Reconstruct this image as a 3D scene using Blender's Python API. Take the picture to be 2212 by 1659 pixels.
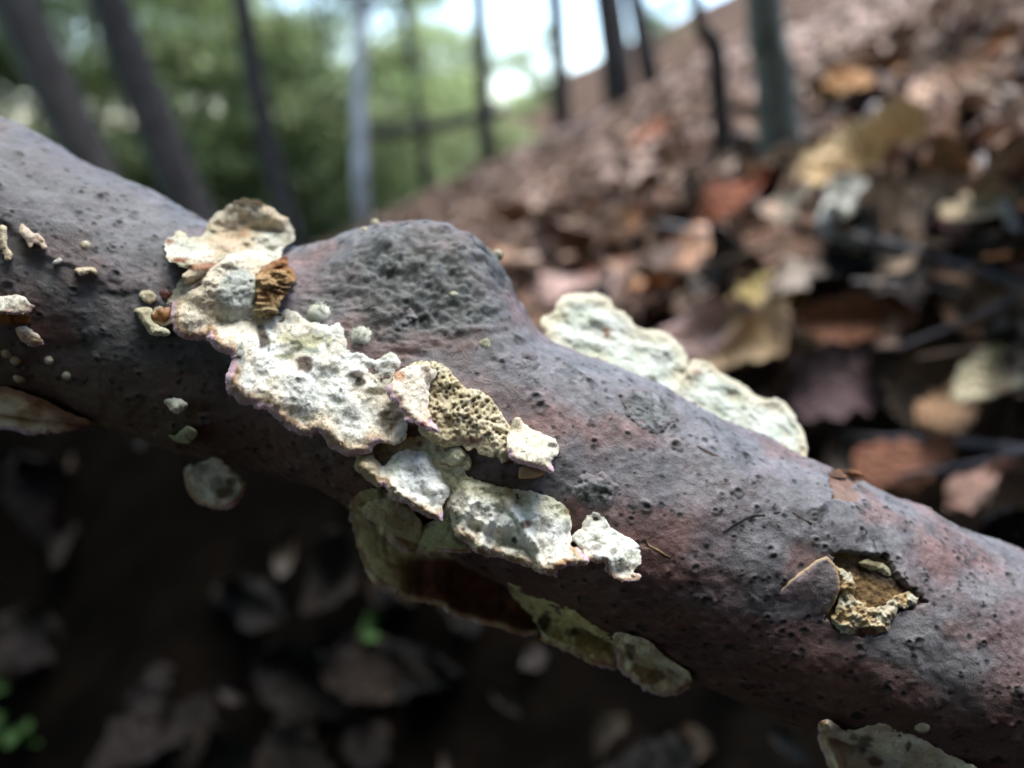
import bpy, bmesh, math, random
import numpy as np
from mathutils import Vector, Matrix
from mathutils.bvhtree import BVHTree
from mathutils.geometry import delaunay_2d_cdt

for o in list(bpy.data.objects): bpy.data.objects.remove(o)
scn = bpy.context.scene
COL = scn.collection
R = math.radians
random.seed(7); rng = np.random.default_rng(7)

# ------------------------------------------------------------------ camera
PITCH = R(18.0)
FPX = 1609.0                       # focal length in units of a 2212-wide picture
CAM = np.array([0.0, 0.0, 0.15])
FWD = np.array([0.0, math.cos(PITCH), -math.sin(PITCH)])
UP = np.array([0.0, math.sin(PITCH), math.cos(PITCH)])
RT = np.array([1.0, 0.0, 0.0])
cam = bpy.data.cameras.new('camera'); camo = bpy.data.objects.new('camera', cam); COL.objects.link(camo)
camo.location = CAM; camo.rotation_euler = (R(90) - PITCH, 0, 0)
cam.sensor_width = 36.0; cam.lens = FPX / 2212.0 * 36.0
cam.clip_start = 0.004; cam.clip_end = 500.0
cam.dof.use_dof = True; cam.dof.focus_distance = 0.0995; cam.dof.aperture_fstop = 8.8
scn.camera = camo

# ------------------------------------------------------------------ sky, sun, exposure
SUN_EL, SUN_AZ = R(80), R(25)       # azimuth measured from +Y towards +X
world = bpy.data.worlds.new('World'); scn.world = world; world.use_nodes = True
wn = world.node_tree; wn.nodes.clear()
sky = wn.nodes.new('ShaderNodeTexSky'); sky.sky_type = 'NISHITA'; sky.sun_disc = False
sky.sun_elevation = SUN_EL; sky.sun_rotation = SUN_AZ; sky.air_density = 1.0; sky.dust_density = 1.0; sky.ozone_density = 1.0
bg = wn.nodes.new('ShaderNodeBackground'); bg.inputs['Strength'].default_value = 0.075
wo = wn.nodes.new('ShaderNodeOutputWorld')
wn.links.new(sky.outputs[0], bg.inputs['Color']); wn.links.new(bg.outputs[0], wo.inputs['Surface'])
sun = bpy.data.lights.new('sun', 'SUN'); sun.energy = 1.5; sun.angle = R(42); sun.color = (1.0, 0.97, 0.92)
suno = bpy.data.objects.new('sun', sun); COL.objects.link(suno)
sd = Vector((math.cos(SUN_EL) * math.sin(SUN_AZ), math.cos(SUN_EL) * math.cos(SUN_AZ), math.sin(SUN_EL)))
suno.rotation_euler = sd.to_track_quat('Z', 'Y').to_euler(); suno.location = (0, 0, 12)
scn.view_settings.view_transform = 'Standard'; scn.view_settings.look = 'None'
scn.view_settings.exposure = 3.13; scn.view_settings.gamma = 1.0; scn.view_settings.use_curve_mapping = False

# ------------------------------------------------------------------ helpers: projection, noise, colour
def dirs(u, v):
    u = np.asarray(u, float); v = np.asarray(v, float)
    return FWD + ((u - 1106.0) / FPX)[..., None] * RT - ((v - 829.5) / FPX)[..., None] * UP
def at(u, v, d): return CAM + dirs(u, v) * np.asarray(d, float)[..., None]
def proj(P):
    q = P - CAM; z = q @ FWD
    return 1106.0 + FPX * (q @ RT) / z, 829.5 - FPX * (q @ UP) / z, z

def _h(ix, iy, iz, s):
    n = (ix.astype(np.int64) * 374761393 + iy.astype(np.int64) * 668265263 + iz.astype(np.int64) * 2147483647 + s * 1274126177) & 0xffffffff
    n = ((n ^ (n >> 13)) * 1274126177) & 0xffffffff
    n = ((n ^ (n >> 15)) * 2246822519) & 0xffffffff
    return n ^ (n >> 16)
def vnoise(P, s=0):
    """smooth value noise, -1..1"""
    P = np.asarray(P, float); i = np.floor(P).astype(np.int64); f = P - i
    w = f * f * f * (f * (f * 6 - 15) + 10); out = 0
    for dx in (0, 1):
        for dy in (0, 1):
            for dz in (0, 1):
                c = (_h(i[:, 0] + dx, i[:, 1] + dy, i[:, 2] + dz, s) & 0xffff) / 32767.5 - 1
                out = out + c * (w[:, 0] if dx else 1 - w[:, 0]) * (w[:, 1] if dy else 1 - w[:, 1]) * (w[:, 2] if dz else 1 - w[:, 2])
    return out
def fbm(P, octv=3, s=0, gain=0.5):
    o = 0; a = 1.0; t = 0
    for k in range(octv):
        o = o + a * vnoise(P * (2.03 ** k) + k * 17.3, s + k * 7); t += a; a *= gain
    return o / t * 1.5
def worley(P, s=0):
    i = np.floor(P).astype(np.int64); best = np.full(len(P), 9.0)
    for dx in (-1, 0, 1):
        for dy in (-1, 0, 1):
            for dz in (-1, 0, 1):
                j = i + np.array([dx, dy, dz])
                q = np.stack([(_h(j[:, 0], j[:, 1], j[:, 2], s + 11 * k) & 0xffff) / 65535.0 for k in range(3)], 1) + j
                best = np.minimum(best, np.linalg.norm(q - P, axis=1))
    return best
def sstep(a, b, x): t = np.clip((x - a) / (b - a), 0, 1); return t * t * (3 - 2 * t)
def mixc(A, B, t):
    t = np.clip(np.asarray(t), 0, 1)[..., None]
    return np.asarray(A) * (1 - t) + np.asarray(B) * t
def inpoly(poly, u, v):
    poly = np.asarray(poly, float); c = np.zeros(np.shape(u), bool); n = len(poly)
    for i in range(n):
        x1, y1 = poly[i][:2]; x2, y2 = poly[(i + 1) % n][:2]
        if y1 == y2: continue
        c ^= ((y1 > v) != (y2 > v)) & (u < (x2 - x1) * (v - y1) / (y2 - y1) + x1)
    return c

# ------------------------------------------------------------------ helpers: objects
def mesh_obj(name, V, F, mat, parent=None, col=None, smooth=True, loc=None):
    me = bpy.data.meshes.new(name)
    V = np.asarray(V, float)
    if loc is not None: V = V - np.asarray(loc)
    if isinstance(F, np.ndarray):
        nf, k = F.shape
        me.vertices.add(len(V)); me.vertices.foreach_set('co', V.ravel())
        me.loops.add(nf * k); me.loops.foreach_set('vertex_index', F.astype(np.int32).ravel())
        me.polygons.add(nf); me.polygons.foreach_set('loop_start', np.arange(0, nf * k, k, dtype=np.int32))
        me.polygons.foreach_set('loop_total', np.full(nf, k, np.int32)); me.update(calc_edges=True); me.validate()
    else:
        me.from_pydata([tuple(p) for p in V], [], F)
    if smooth: me.polygons.foreach_set('use_smooth', np.ones(len(me.polygons), bool))
    if col is not None:
        a = me.color_attributes.new('col', 'FLOAT_COLOR', 'POINT')
        a.data.foreach_set('color', np.concatenate([np.clip(col, 0, 1), np.ones((len(col), 1))], 1).astype(np.float32).ravel())
    me.materials.append(mat)
    o = bpy.data.objects.new(name, me); COL.objects.link(o)
    if parent is not None: o.parent = parent
    elif loc is not None: o.location = loc
    return o
def tag(o, label=None, cat=None, group=None, kind=None):
    if label: o['label'] = label
    if cat: o['category'] = cat
    if group: o['group'] = group
    if kind: o['kind'] = kind
    return o
def empty(name, loc):
    o = bpy.data.objects.new(name, None); COL.objects.link(o); o.location = loc; o.empty_display_size = 0.01
    return o
def copy_tree(o, parent=None):
    c = o.copy(); COL.objects.link(c); c.parent = parent
    for ch in list(o.children): copy_tree(ch, c)
    return c
def tube(pts, rad, n=10, cap=True, wob=0.0, seed=0):
    pts = np.asarray(pts, float); rad = np.asarray(rad, float) * np.ones(len(pts))
    V = []; F = []; r_ = np.random.default_rng(seed)
    ref = np.array([0.31, 0.17, 0.93])
    for i in range(len(pts)):
        t = pts[min(i + 1, len(pts) - 1)] - pts[max(i - 1, 0)]; t /= np.linalg.norm(t)
        a = np.cross(t, ref); a /= np.linalg.norm(a); b = np.cross(t, a)
        for k in range(n):
            th = 2 * math.pi * k / n; rr = rad[i] * (1 + wob * r_.normal())
            V.append(pts[i] + rr * (math.cos(th) * a + math.sin(th) * b))
    for i in range(len(pts) - 1):
        for k in range(n):
            F.append((i * n + k, i * n + (k + 1) % n, (i + 1) * n + (k + 1) % n, (i + 1) * n + k))
    if cap:
        F.append(tuple(range(n - 1, -1, -1))); F.append(tuple((len(pts) - 1) * n + k for k in range(n)))
    return np.array(V), F
def spline(P, n):
    P = np.asarray(P, float); m = len(P); Q = np.vstack([2 * P[0] - P[1], P, 2 * P[-1] - P[-2]]); out = []
    for t in np.linspace(0, m - 1 - 1e-9, n):
        i = int(t); f = t - i; a, b, c, d = Q[i], Q[i + 1], Q[i + 2], Q[i + 3]
        out.append(0.5 * (2 * b + (c - a) * f + (2 * a - 5 * b + 4 * c - d) * f * f + (3 * b - a - 3 * c + d) * f ** 3))
    return np.array(out)

# ------------------------------------------------------------------ materials
def new_mat(name):
    m = bpy.data.materials.new(name); m.use_nodes = True
    nt = m.node_tree; b = nt.nodes['Principled BSDF']
    return m, nt, b
def noise_node(nt, scale, detail=4, rough=0.6, coord='Object'):
    tc = nt.nodes.new('ShaderNodeTexCoord'); n = nt.nodes.new('ShaderNodeTexNoise')
    n.inputs['Scale'].default_value = scale; n.inputs['Detail'].default_value = detail; n.inputs['Roughness'].default_value = rough
    nt.links.new(tc.outputs[coord], n.inputs['Vector']); return n
def bump_node(nt, b, src, dist, strength=1.0):
    bp = nt.nodes.new('ShaderNodeBump'); bp.inputs['Distance'].default_value = dist; bp.inputs['Strength'].default_value = strength
    nt.links.new(src, bp.inputs['Height']); nt.links.new(bp.outputs[0], b.inputs['Normal'])
def attr_mat(name, rough, nscale, namp, bscale, bdist, spec=0.3, attr='col', coord='Object'):
    """colour from the mesh attribute, mottled by a fine noise, with fine relief"""
    m, nt, b = new_mat(name)
    a = nt.nodes.new('ShaderNodeAttribute'); a.attribute_name = attr
    n = noise_node(nt, nscale, 5, 0.65, coord)
    mr = nt.nodes.new('ShaderNodeMapRange'); mr.inputs['From Min'].default_value = 0.25; mr.inputs['From Max'].default_value = 0.75
    mr.inputs['To Min'].default_value = 1 - namp; mr.inputs['To Max'].default_value = 1 + namp * 0.6
    nt.links.new(n.outputs[0], mr.inputs['Value'])
    mx = nt.nodes.new('ShaderNodeVectorMath'); mx.operation = 'SCALE'
    nt.links.new(a.outputs['Color'], mx.inputs[0]); nt.links.new(mr.outputs[0], mx.inputs['Scale'])
    nt.links.new(mx.outputs[0], b.inputs['Base Color'])
    b.inputs['Roughness'].default_value = rough; b.inputs['Specular IOR Level'].default_value = spec
    bump_node(nt, b, noise_node(nt, bscale, 5, 0.7, coord).outputs[0], bdist)
    return m
def plain_mat(name, c1, c2, scale, rough=0.8, bdist=0.0, bscale=None, spec=0.3):
    m, nt, b = new_mat(name)
    n = noise_node(nt, scale, 5); cr = nt.nodes.new('ShaderNodeValToRGB')
    cr.color_ramp.elements[0].position = 0.35; cr.color_ramp.elements[1].position = 0.65
    cr.color_ramp.elements[0].color = (*c1, 1); cr.color_ramp.elements[1].color = (*c2, 1)
    nt.links.new(n.outputs[0], cr.inputs[0]); nt.links.new(cr.outputs[0], b.inputs['Base Color'])
    b.inputs['Roughness'].default_value = rough; b.inputs['Specular IOR Level'].default_value = spec
    if bdist: bump_node(nt, b, noise_node(nt, bscale or scale * 3, 5).outputs[0], bdist)
    return m
M_bark = attr_mat('branch_bark', 0.5, 2600, 0.28, 3200, 0.00016, 0.45)
M_fung = attr_mat('fungus_felt', 0.95, 2200, 0.08, 2600, 0.00022, 0.1)
M_felt = attr_mat('fungus_nap', 1.0, 300, 0.05, 300, 0.0, 0.05)
M_gill = attr_mat('fungus_underside', 0.9, 1500, 0.35, 2000, 0.0004, 0.15)
M_wood = attr_mat('rotten_wood', 0.8, 1500, 0.4, 2200, 0.0004, 0.25)
M_len = attr_mat('lenticel_cork', 0.75, 2500, 0.3, 3000, 0.00015, 0.3)
M_fuzz = plain_mat('fuzzy_slime', (0.46, 0.48, 0.38), (0.70, 0.72, 0.62), 700, 0.95, spec=0.1)

# ------------------------------------------------------------------ ground
def ground(x, y):
    x = np.asarray(x, float); y = np.asarray(y, float)
    s = 0.45
    z = np.where(x > -5, s * x, -5 * s + 2.2 * (1 - np.exp(s * (x + 5) / 2.2)) * -1)     # levels out in the valley on the left
    z = z - 0.20 * np.exp(-(np.abs((x + 0.20) / 0.36) ** 4 + np.abs((y - 0.15) / 0.24) ** 4))     # hollow under the branch
    md = np.exp(-np.abs((y - 0.56 + 0.15 * x) / 0.15) ** 4) * sstep(0.06, -0.14, x) * sstep(-1.6, -0.9, x)
    z = z + md * np.clip(0.0 - 0.52 * x, 0.0, 0.30)                                       # low earth bank added behind the branch, its steep face left unlit
    z = z - 0.035 * np.exp(-(((x - 0.19) / 0.05) ** 2 + ((y - 0.31) / 0.05) ** 2))         # dark hole beside the twigs
    P = np.stack([x.ravel(), y.ravel(), 0 * x.ravel()], 1)
    near = np.exp(-np.hypot(x, y) / 3.0)
    z = z + (0.022 * vnoise(P * 5.0, 3) + 0.010 * vnoise(P * 14.0, 4)).reshape(x.shape) * (0.4 + 0.6 * near)
    z = z + (0.25 * vnoise(P * 0.35, 5)).reshape(x.shape) * sstep(1.0, 5.0, np.hypot(x, y))
    z = z + 0.068 * np.clip(np.hypot(x, y) - 22, 0, None) * (x < 30)                         # far side of the valley
    z = z + 1.9 * sstep(-0.6, -2.2, y)                                                     # unseen bank added behind the camera to block sky light
    return z
def hit_ground(u, v, lift=0.0, tmax=40):
    d = dirs(np.array(u, float), np.array(v, float)); ts = np.geomspace(0.08, tmax, 700)
    p = CAM + d[None] * ts[:, None]; h = p[:, 2] - ground(p[:, 0], p[:, 1]) - lift
    k = np.argmax(h < 0) if (h < 0).any() else len(ts) - 1
    return p[k], float(ts[k])
gs = np.linspace(-1, 1, 281); gs = np.sign(gs) * (np.abs(gs) * 0.55 + np.abs(gs) ** 5 * 90.0)
GX, GY = np.meshgrid(gs, gs + 0.35, indexing='ij'); GZ = ground(GX, GY)
n_ = len(gs); idx = np.arange(n_ * n_).reshape(n_, n_)
GF = np.stack([idx[:-1, :-1], idx[1:, :-1], idx[1:, 1:], idx[:-1, 1:]], -1).reshape(-1, 4)
GP = np.stack([GX, GY, GZ], -1).reshape(-1, 3)
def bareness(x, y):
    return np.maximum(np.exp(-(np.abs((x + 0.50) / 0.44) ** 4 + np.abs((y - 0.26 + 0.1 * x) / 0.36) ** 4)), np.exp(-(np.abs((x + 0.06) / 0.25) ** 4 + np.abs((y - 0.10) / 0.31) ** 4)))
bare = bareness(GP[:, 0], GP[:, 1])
humus_shade = mixc((0.002, 0.002, 0.002), (0.011, 0.008, 0.006), 0.5 + 0.5 * vnoise(GP * 60, 9))  # bare soil of the hollow, its deep shade painted into the colour
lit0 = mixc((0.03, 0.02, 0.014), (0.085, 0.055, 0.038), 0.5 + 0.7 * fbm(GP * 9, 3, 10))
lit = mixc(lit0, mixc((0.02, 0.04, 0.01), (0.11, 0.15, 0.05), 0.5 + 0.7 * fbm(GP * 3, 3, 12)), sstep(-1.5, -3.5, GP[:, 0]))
M_ground = attr_mat('forest_soil', 1.0, 160, 0.4, 220, 0.004, 0.02)
tag(mesh_obj('ground', GP, GF, M_ground, col=mixc(lit, humus_shade, sstep(0.15, 0.5, bare))), kind='structure')

# ------------------------------------------------------------------ the branch
AX = [(-1150, 190, 0.150, 370), (-700, 345, 0.140, 360), (-300, 480, 0.133, 340), (0, 588, 0.129, 309), (198, 658, 0.127, 275), (413, 732, 0.125, 243),
      (628, 794, 0.1235, 236), (760, 836, 0.1225, 237), (1000, 934, 0.1215, 257), (1250, 1055, 0.121, 268), (1500, 1175, 0.121, 273),
      (1850, 1318, 0.121, 269), (2212, 1465, 0.121, 265), (2600, 1625, 0.121, 262), (3100, 1830, 0.122, 258), (3900, 2160, 0.124, 252), (4700, 2490, 0.126, 246)]
axp = []
for (u, v, d, hp) in AX:
    p = at(np.array(u, float), np.array(v, float), np.array(d)); k = hp / FPX; r = d * k / math.sqrt(1 + k * k)
    axp.append([*p, r])
AXS = spline(axp, 1700)
uu, vv, dd = proj(AXS[:, :3])
sel = np.concatenate([np.linspace(-1100, -70, 40, endpoint=False), np.linspace(-70, 2290, 760), np.linspace(2300, 4650, 70)])
AXI = np.stack([np.interp(sel, uu, AXS[:, k]) for k in range(4)], 1)
SU = sel
def branch_frames(A):
    T = np.gradient(A[:, :3], axis=0); T /= np.linalg.norm(T, axis=1)[:, None]
    N = CAM - A[:, :3]; N = N - (N * T).sum(1)[:, None] * T; N /= np.linalg.norm(N, axis=1)[:, None]
    B = np.cross(N, T); B *= np.sign((B @ UP))[:, None]
    return T, N, B
KU = [560, 600, 640, 700, 770, 840, 900, 960, 1000, 1040, 1070, 1100, 1130, 1160, 1200, 1260]
KH = [0, 8, 22, 50, 92, 130, 156, 172, 172, 160, 138, 105, 60, 22, 6, 0]
def branch_base(A, th):
    T, N, B = branch_frames(A)
    P = A[:, None, :3] + A[:, None, 3:4] * (np.cos(th)[None, :, None] * N[:, None] + np.sin(th)[None, :, None] * B[:, None])
    nrm = np.cos(th)[None, :, None] * N[:, None] + np.sin(th)[None, :, None] * B[:, None] + 0 * P
    sh = P.shape; Pf = P.reshape(-1, 3)
    lo = 0.0011 * fbm(Pf * 55, 2, 21)
    P = P + nrm * lo.reshape(sh[:2])[..., None]
    u, v, d = proj(P.reshape(-1, 3)); u = u.reshape(sh[:2])
    wth = np.exp(-np.abs((th - R(92)) / R(50)) ** 3.2)
    kh = np.interp(u, KU, KH) * wth[None, :] * (0.12 / FPX)
    P = P + kh[..., None] * (UP * 0.97 - FWD * 0.20)
    return P, nrm, kh
th = np.concatenate([np.linspace(-118, 128, 430) , np.linspace(131, 239, 46)]) * math.pi / 180
# coarse version for placing what grows on it
cs = AXI[::5]; cth = np.linspace(-math.pi, math.pi, 180, endpoint=False)
CP, _, _ = branch_base(cs, cth)
ci = np.arange(CP.shape[0] * 180).reshape(-1, 180); cj = np.roll(ci, -1, 1)
CFa = np.stack([ci[:-1], cj[:-1], cj[1:], ci[1:]], -1).reshape(-1, 4)
BVH = BVHTree.FromPolygons([Vector(p) for p in CP.reshape(-1, 3)], CFa.tolist())
camV = Vector(CAM)
AXU, AXV, AXD = proj(AXI[:, :3])
def axis_depth(u, v):
    k = np.argmin((AXU[None] - u[:, None]) ** 2 + (AXV[None] - v[:, None]) ** 2, 1)
    return AXD[k], AXI[k, 3]
def surf_depth(u, v):
    """depth of the branch surface along each picture ray; nan where the ray misses"""
    D = dirs(u, v); out = np.full(len(u), np.nan)
    for i in range(len(u)):
        d = Vector(D[i]); L = d.length
        h = BVH.ray_cast(camV, d / L)
        if h[0] is not None: out[i] = h[3] / L
    return out
def surf_point(u, v):
    d = Vector(dirs(np.array(float(u)), np.array(float(v)))); h = BVH.ray_cast(camV, d.normalized())
    return (np.array(h[0]), np.array(h[1])) if h[0] is not None else (None, None)

# picture-zoom coordinates used while measuring the photograph -> 2212-wide picture units
ZM = {0: (0, 0, 1.0), 1: (0, 219.4, .2976), 2: (329.2, 384.0, .2976), 3: (658.3, 822.9, .4298), 4: (603.5, 438.9, .2976),
      5: (1097.2, 548.6, .3306), 6: (1536.0, 932.6, .4378), 7: (0, 603.5, .3306), 8: (0, 1042.0, .496)}
def Z(z, pts):
    a, b, s = ZM[z]
    return [(a + s * p[0], b + s * p[1]) + tuple(p[2:]) for p in pts]

BP, BN, BK = branch_base(AXI, th)
shp = BP.shape[:2]; Pf = BP.reshape(-1, 3)
bu, bv, bd = [a.reshape(shp) for a in proj(Pf)]
TH = np.broadcast_to(th[None, :], shp); front = (np.cos(TH) > -0.25)
knob = np.clip(BK / 0.0095, 0, 1)
knobm = np.exp(-(((bu - 915) / 225) ** 2 + ((bv - 600) / 155) ** 2)) * front
knobm = sstep(0.2, 0.85, knobm * 0.95 + 0.30 * fbm(Pf * 110, 4, 30, 0.65).reshape(shp))
# bark colours, with some shade mixed in for the left end and underside
n1 = fbm(Pf * np.array([70, 70, 130]), 3, 31).reshape(shp); n2 = fbm(Pf * np.array([95, 95, 150]), 3, 37).reshape(shp)
n3 = fbm(Pf * 420, 3, 41).reshape(shp); n4 = fbm(Pf * 1300, 2, 43).reshape(shp)
bc = mixc((0.205, 0.150, 0.152), (0.214, 0.206, 0.210), sstep(-0.45, 0.45, n1 + 0.35 * np.sin(TH)))
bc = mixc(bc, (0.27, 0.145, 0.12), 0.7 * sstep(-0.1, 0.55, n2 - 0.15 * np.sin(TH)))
bc = mixc(bc, (0.115, 0.12, 0.125), 0.55 * sstep(0.1, 0.7, fbm(Pf * 150, 3, 47).reshape(shp)))
bc = bc * (1 + 0.26 * n3 + 0.24 * n4)[..., None]
bc = mixc(bc, (0.078, 0.094, 0.080), 0.9 * knobm)
bc = mixc(bc, (0.25, 0.26, 0.26), 0.5 * knobm * sstep(0.1, 0.6, fbm(Pf * 500, 3, 49).reshape(shp)))
kd = fbm(Pf * 620, 3, 51, 0.6).reshape(shp)
bc = mixc(bc, (0.025, 0.030, 0.026), 0.85 * knobm * sstep(0.12, 0.5, kd))
# old dark, weathered skin on the lower left
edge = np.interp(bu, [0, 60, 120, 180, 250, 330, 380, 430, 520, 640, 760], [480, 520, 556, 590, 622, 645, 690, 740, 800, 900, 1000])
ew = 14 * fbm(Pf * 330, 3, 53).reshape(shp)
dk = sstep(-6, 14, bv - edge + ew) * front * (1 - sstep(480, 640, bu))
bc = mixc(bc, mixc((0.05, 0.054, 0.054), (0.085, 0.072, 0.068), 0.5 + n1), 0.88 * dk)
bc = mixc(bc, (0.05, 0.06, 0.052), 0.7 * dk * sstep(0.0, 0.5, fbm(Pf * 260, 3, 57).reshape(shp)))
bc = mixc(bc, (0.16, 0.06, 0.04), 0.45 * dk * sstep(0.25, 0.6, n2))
bc = mixc(bc, (0.10, 0.098, 0.10), 0.55 * (1 - sstep(150, 620, bu + 60 * n1)))  # weaker light at the left end, painted as darker bark
disp = 0.00012 * n3 + 0.00006 * n4 - 0.00035 * dk * sstep(-8, 2, bv - edge + ew)
wk = worley(Pf * 520, 61).reshape(shp)
disp = disp + knobm * (-0.0003 * sstep(0.12, 0.5, kd) + 0.0009 * fbm(Pf * 420, 4, 63, 0.62).reshape(shp) + 0.00022 * (0.5 - wk))
bc = mixc(bc, (0.035, 0.042, 0.036), knobm * sstep(0.6, 0.95, wk) * 0.55)
wt = fbm(Pf * 330, 4, 81, 0.62).reshape(shp); wl = sstep(0.0, 0.4, fbm(Pf * 90, 2, 83).reshape(shp))
blot = sstep(0.42, 0.62, wt) * (0.35 + 0.65 * wl)
bc = mixc(bc, (0.055, 0.058, 0.056), 0.75 * blot); disp = disp + 0.00012 * blot
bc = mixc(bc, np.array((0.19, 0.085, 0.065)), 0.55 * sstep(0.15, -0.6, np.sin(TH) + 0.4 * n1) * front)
bc = bc * (0.74 - 0.10 * sstep(0.2, -0.7, np.sin(TH)))[..., None]  # underside shade painted in on top of the overall darkening
bc = bc * (1 + 0.16 * fbm(Pf * 2400, 2, 85).reshape(shp))[..., None]
# small dark pores and blisters pressed into the skin
ds = 0.0; arc = th
def stamp(i0, a0, rad, dark, ringh, pith, colr=(0.03, 0.03, 0.032), asp=1.0):
    p0 = BP[i0, int(np.argmin(np.abs(th - a0)))]
    j0 = int(np.argmin(np.abs(th - a0))); w = int(rad / 0.00018) + 3
    sl = (slice(max(i0 - w, 0), i0 + w + 1), slice(max(j0 - w, 0), j0 + w + 1))
    q = np.linalg.norm(BP[sl] - p0, axis=-1) / rad * (1 + 0.45 * vnoise((BP[sl].reshape(-1, 3)) * 1400, 91).reshape(BP[sl].shape[:2]))
    m = np.clip(1 - sstep(0.55, 1.05, q), 0, 1)
    disp[sl] += ringh * np.exp(-((q - 0.75) / 0.28) ** 2) - pith * np.exp(-(q / 0.45) ** 2)
    bc[sl] = mixc(bc[sl], colr, dark * m)
i_lo, i_hi = 45, 795
for k in range(1900):
    i0 = int(rng.integers(i_lo, i_hi)); a0 = R(rng.uniform(-80, 112))
    stamp(i0, a0, rng.uniform(0.00022, 0.00042) * (1.5 if rng.random() < 0.15 else 1), rng.uniform(0.75, 1.0), 0.00003, 0.00014, (0.010, 0.010, 0.011))
for k in range(520):
    i0 = int(rng.integers(i_lo, i_hi)); a0 = R(rng.uniform(-80, 112)); g = rng.uniform(0.05, 0.13)
    stamp(i0, a0, min(0.0011, 0.00055 * math.exp(rng.normal(0, 0.35))), rng.uniform(0.6, 0.95), 0.00022, 0.00015, (g * .22, g * .24, g * .23))
# the torn hole in the bark
HOLE = Z(6, [(600, 600), (640, 570), (740, 595), (860, 605), (900, 650), (940, 720), (1030, 800), (1060, 835), (990, 870), (890, 905), (880, 975), (830, 1010), (740, 1010), (640, 1000), (580, 940), (560, 850), (620, 770), (600, 700)])
WOUND = Z(6, [(585, 195), (640, 185), (720, 195), (760, 215), (740, 235), (700, 260), (740, 310), (720, 345), (650, 345), (600, 335), (585, 270)])
jit = 8 * fbm(Pf * 800, 3, 71, 0.7).reshape(shp); jit2 = 8 * fbm(Pf * 800, 3, 72, 0.7).reshape(shp)
hm = inpoly(HOLE, bu + jit, bv + jit2) & front; wm = inpoly(WOUND, bu + jit, bv + jit2) & front
disp = disp - 0.0022 * hm - 0.0004 * wm
bc[hm] = (0.06, 0.035, 0.02)
bc[wm] = mixc((0.15, 0.07, 0.03), (0.22, 0.14, 0.10), 0.5 + 0.7 * n3)[wm]
disp = disp + 0.00035 * fbm(Pf * 170, 3, 87).reshape(shp) * front + 0.00045 * np.exp(-((knobm - 0.35) / 0.3) ** 2) * fbm(Pf * np.array([150, 150, 700]), 3, 88).reshape(shp) * (knobm > 0.02)
P2 = BP + BN * disp[..., None]
bi = np.arange(shp[0] * shp[1]).reshape(shp); bj = np.roll(bi, -1, 1)
BF = np.stack([bi[:-1], bj[:-1], bj[1:], bi[1:]], -1).reshape(-1, 4)
# ragged broken ends
V = P2.reshape(-1, 3).copy(); C = bc.reshape(-1, 3)
BLOC = AXI[400, :3]
branch = empty('fallen_branch', BLOC)
tag(branch, 'smooth mauve and grey dead branch with a knobbly hump, lying across the slope', 'branch')
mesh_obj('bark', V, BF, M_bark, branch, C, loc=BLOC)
for e, k in ((0, 0), (1, shp[0] - 1)):
    ring = P2[k]; c = ring.mean(0); ax = AXI[min(k + 1, shp[0] - 1), :3] - AXI[max(k - 1, 0), :3]; ax = ax / np.linalg.norm(ax) * (1 if e else -1)
    Vs = []; m = len(ring)
    for f in (1.0, 0.75, 0.5, 0.25):
        q = c + (ring - c) * f + ax * (0.004 * (1 - f) + 0.002 * vnoise(ring * 400 * f, 5)[:, None] * (f < 1)); Vs.append(q)
    Vs = np.concatenate(Vs + [c[None] + ax * 0.005]); F = []
    for a in range(3):
        for j in range(m): F.append((a * m + j, a * m + (j + 1) % m, (a + 1) * m + (j + 1) % m, (a + 1) * m + j))
    for j in range(m): F.append((3 * m + j, 3 * m + (j + 1) % m, 4 * m))
    mesh_obj('broken_end', Vs, F, M_wood, branch, np.tile((0.20, 0.13, 0.08), (len(Vs), 1)), loc=BLOC)

# ------------------------------------------------------------------ patches that grow on (or peel off) the branch
def densify(poly, step=3.5):
    out = []
    n = len(poly)
    for i in range(n):
        a = poly[i]; b = poly[(i + 1) % n]; L = math.hypot(b[0] - a[0], b[1] - a[1]); k = max(1, int(round(L / step)))
        for j in range(k):
            f = j / k; out.append([a[0] + (b[0] - a[0]) * f, a[1] + (b[1] - a[1]) * f, a[2] + (b[2] - a[2]) * f, (a[3] and b[3]) * 1.0])
    return np.array(out)
PATCHES = []
def pore_u(u, v): return v - 900 - 0.45 * (u - 960) + 25
def chaikin(poly):
    out = []
    for i in range(len(poly)):
        a, b = poly[i], poly[(i + 1) % len(poly)]
        f = [tuple(a[k] * (1 - t) + b[k] * t for k in range(3)) + ((a[3] if t < .5 else b[3]) if a[3] != b[3] else a[3],) for t in (0.25, 0.75)]
        out += f
    return out
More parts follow.
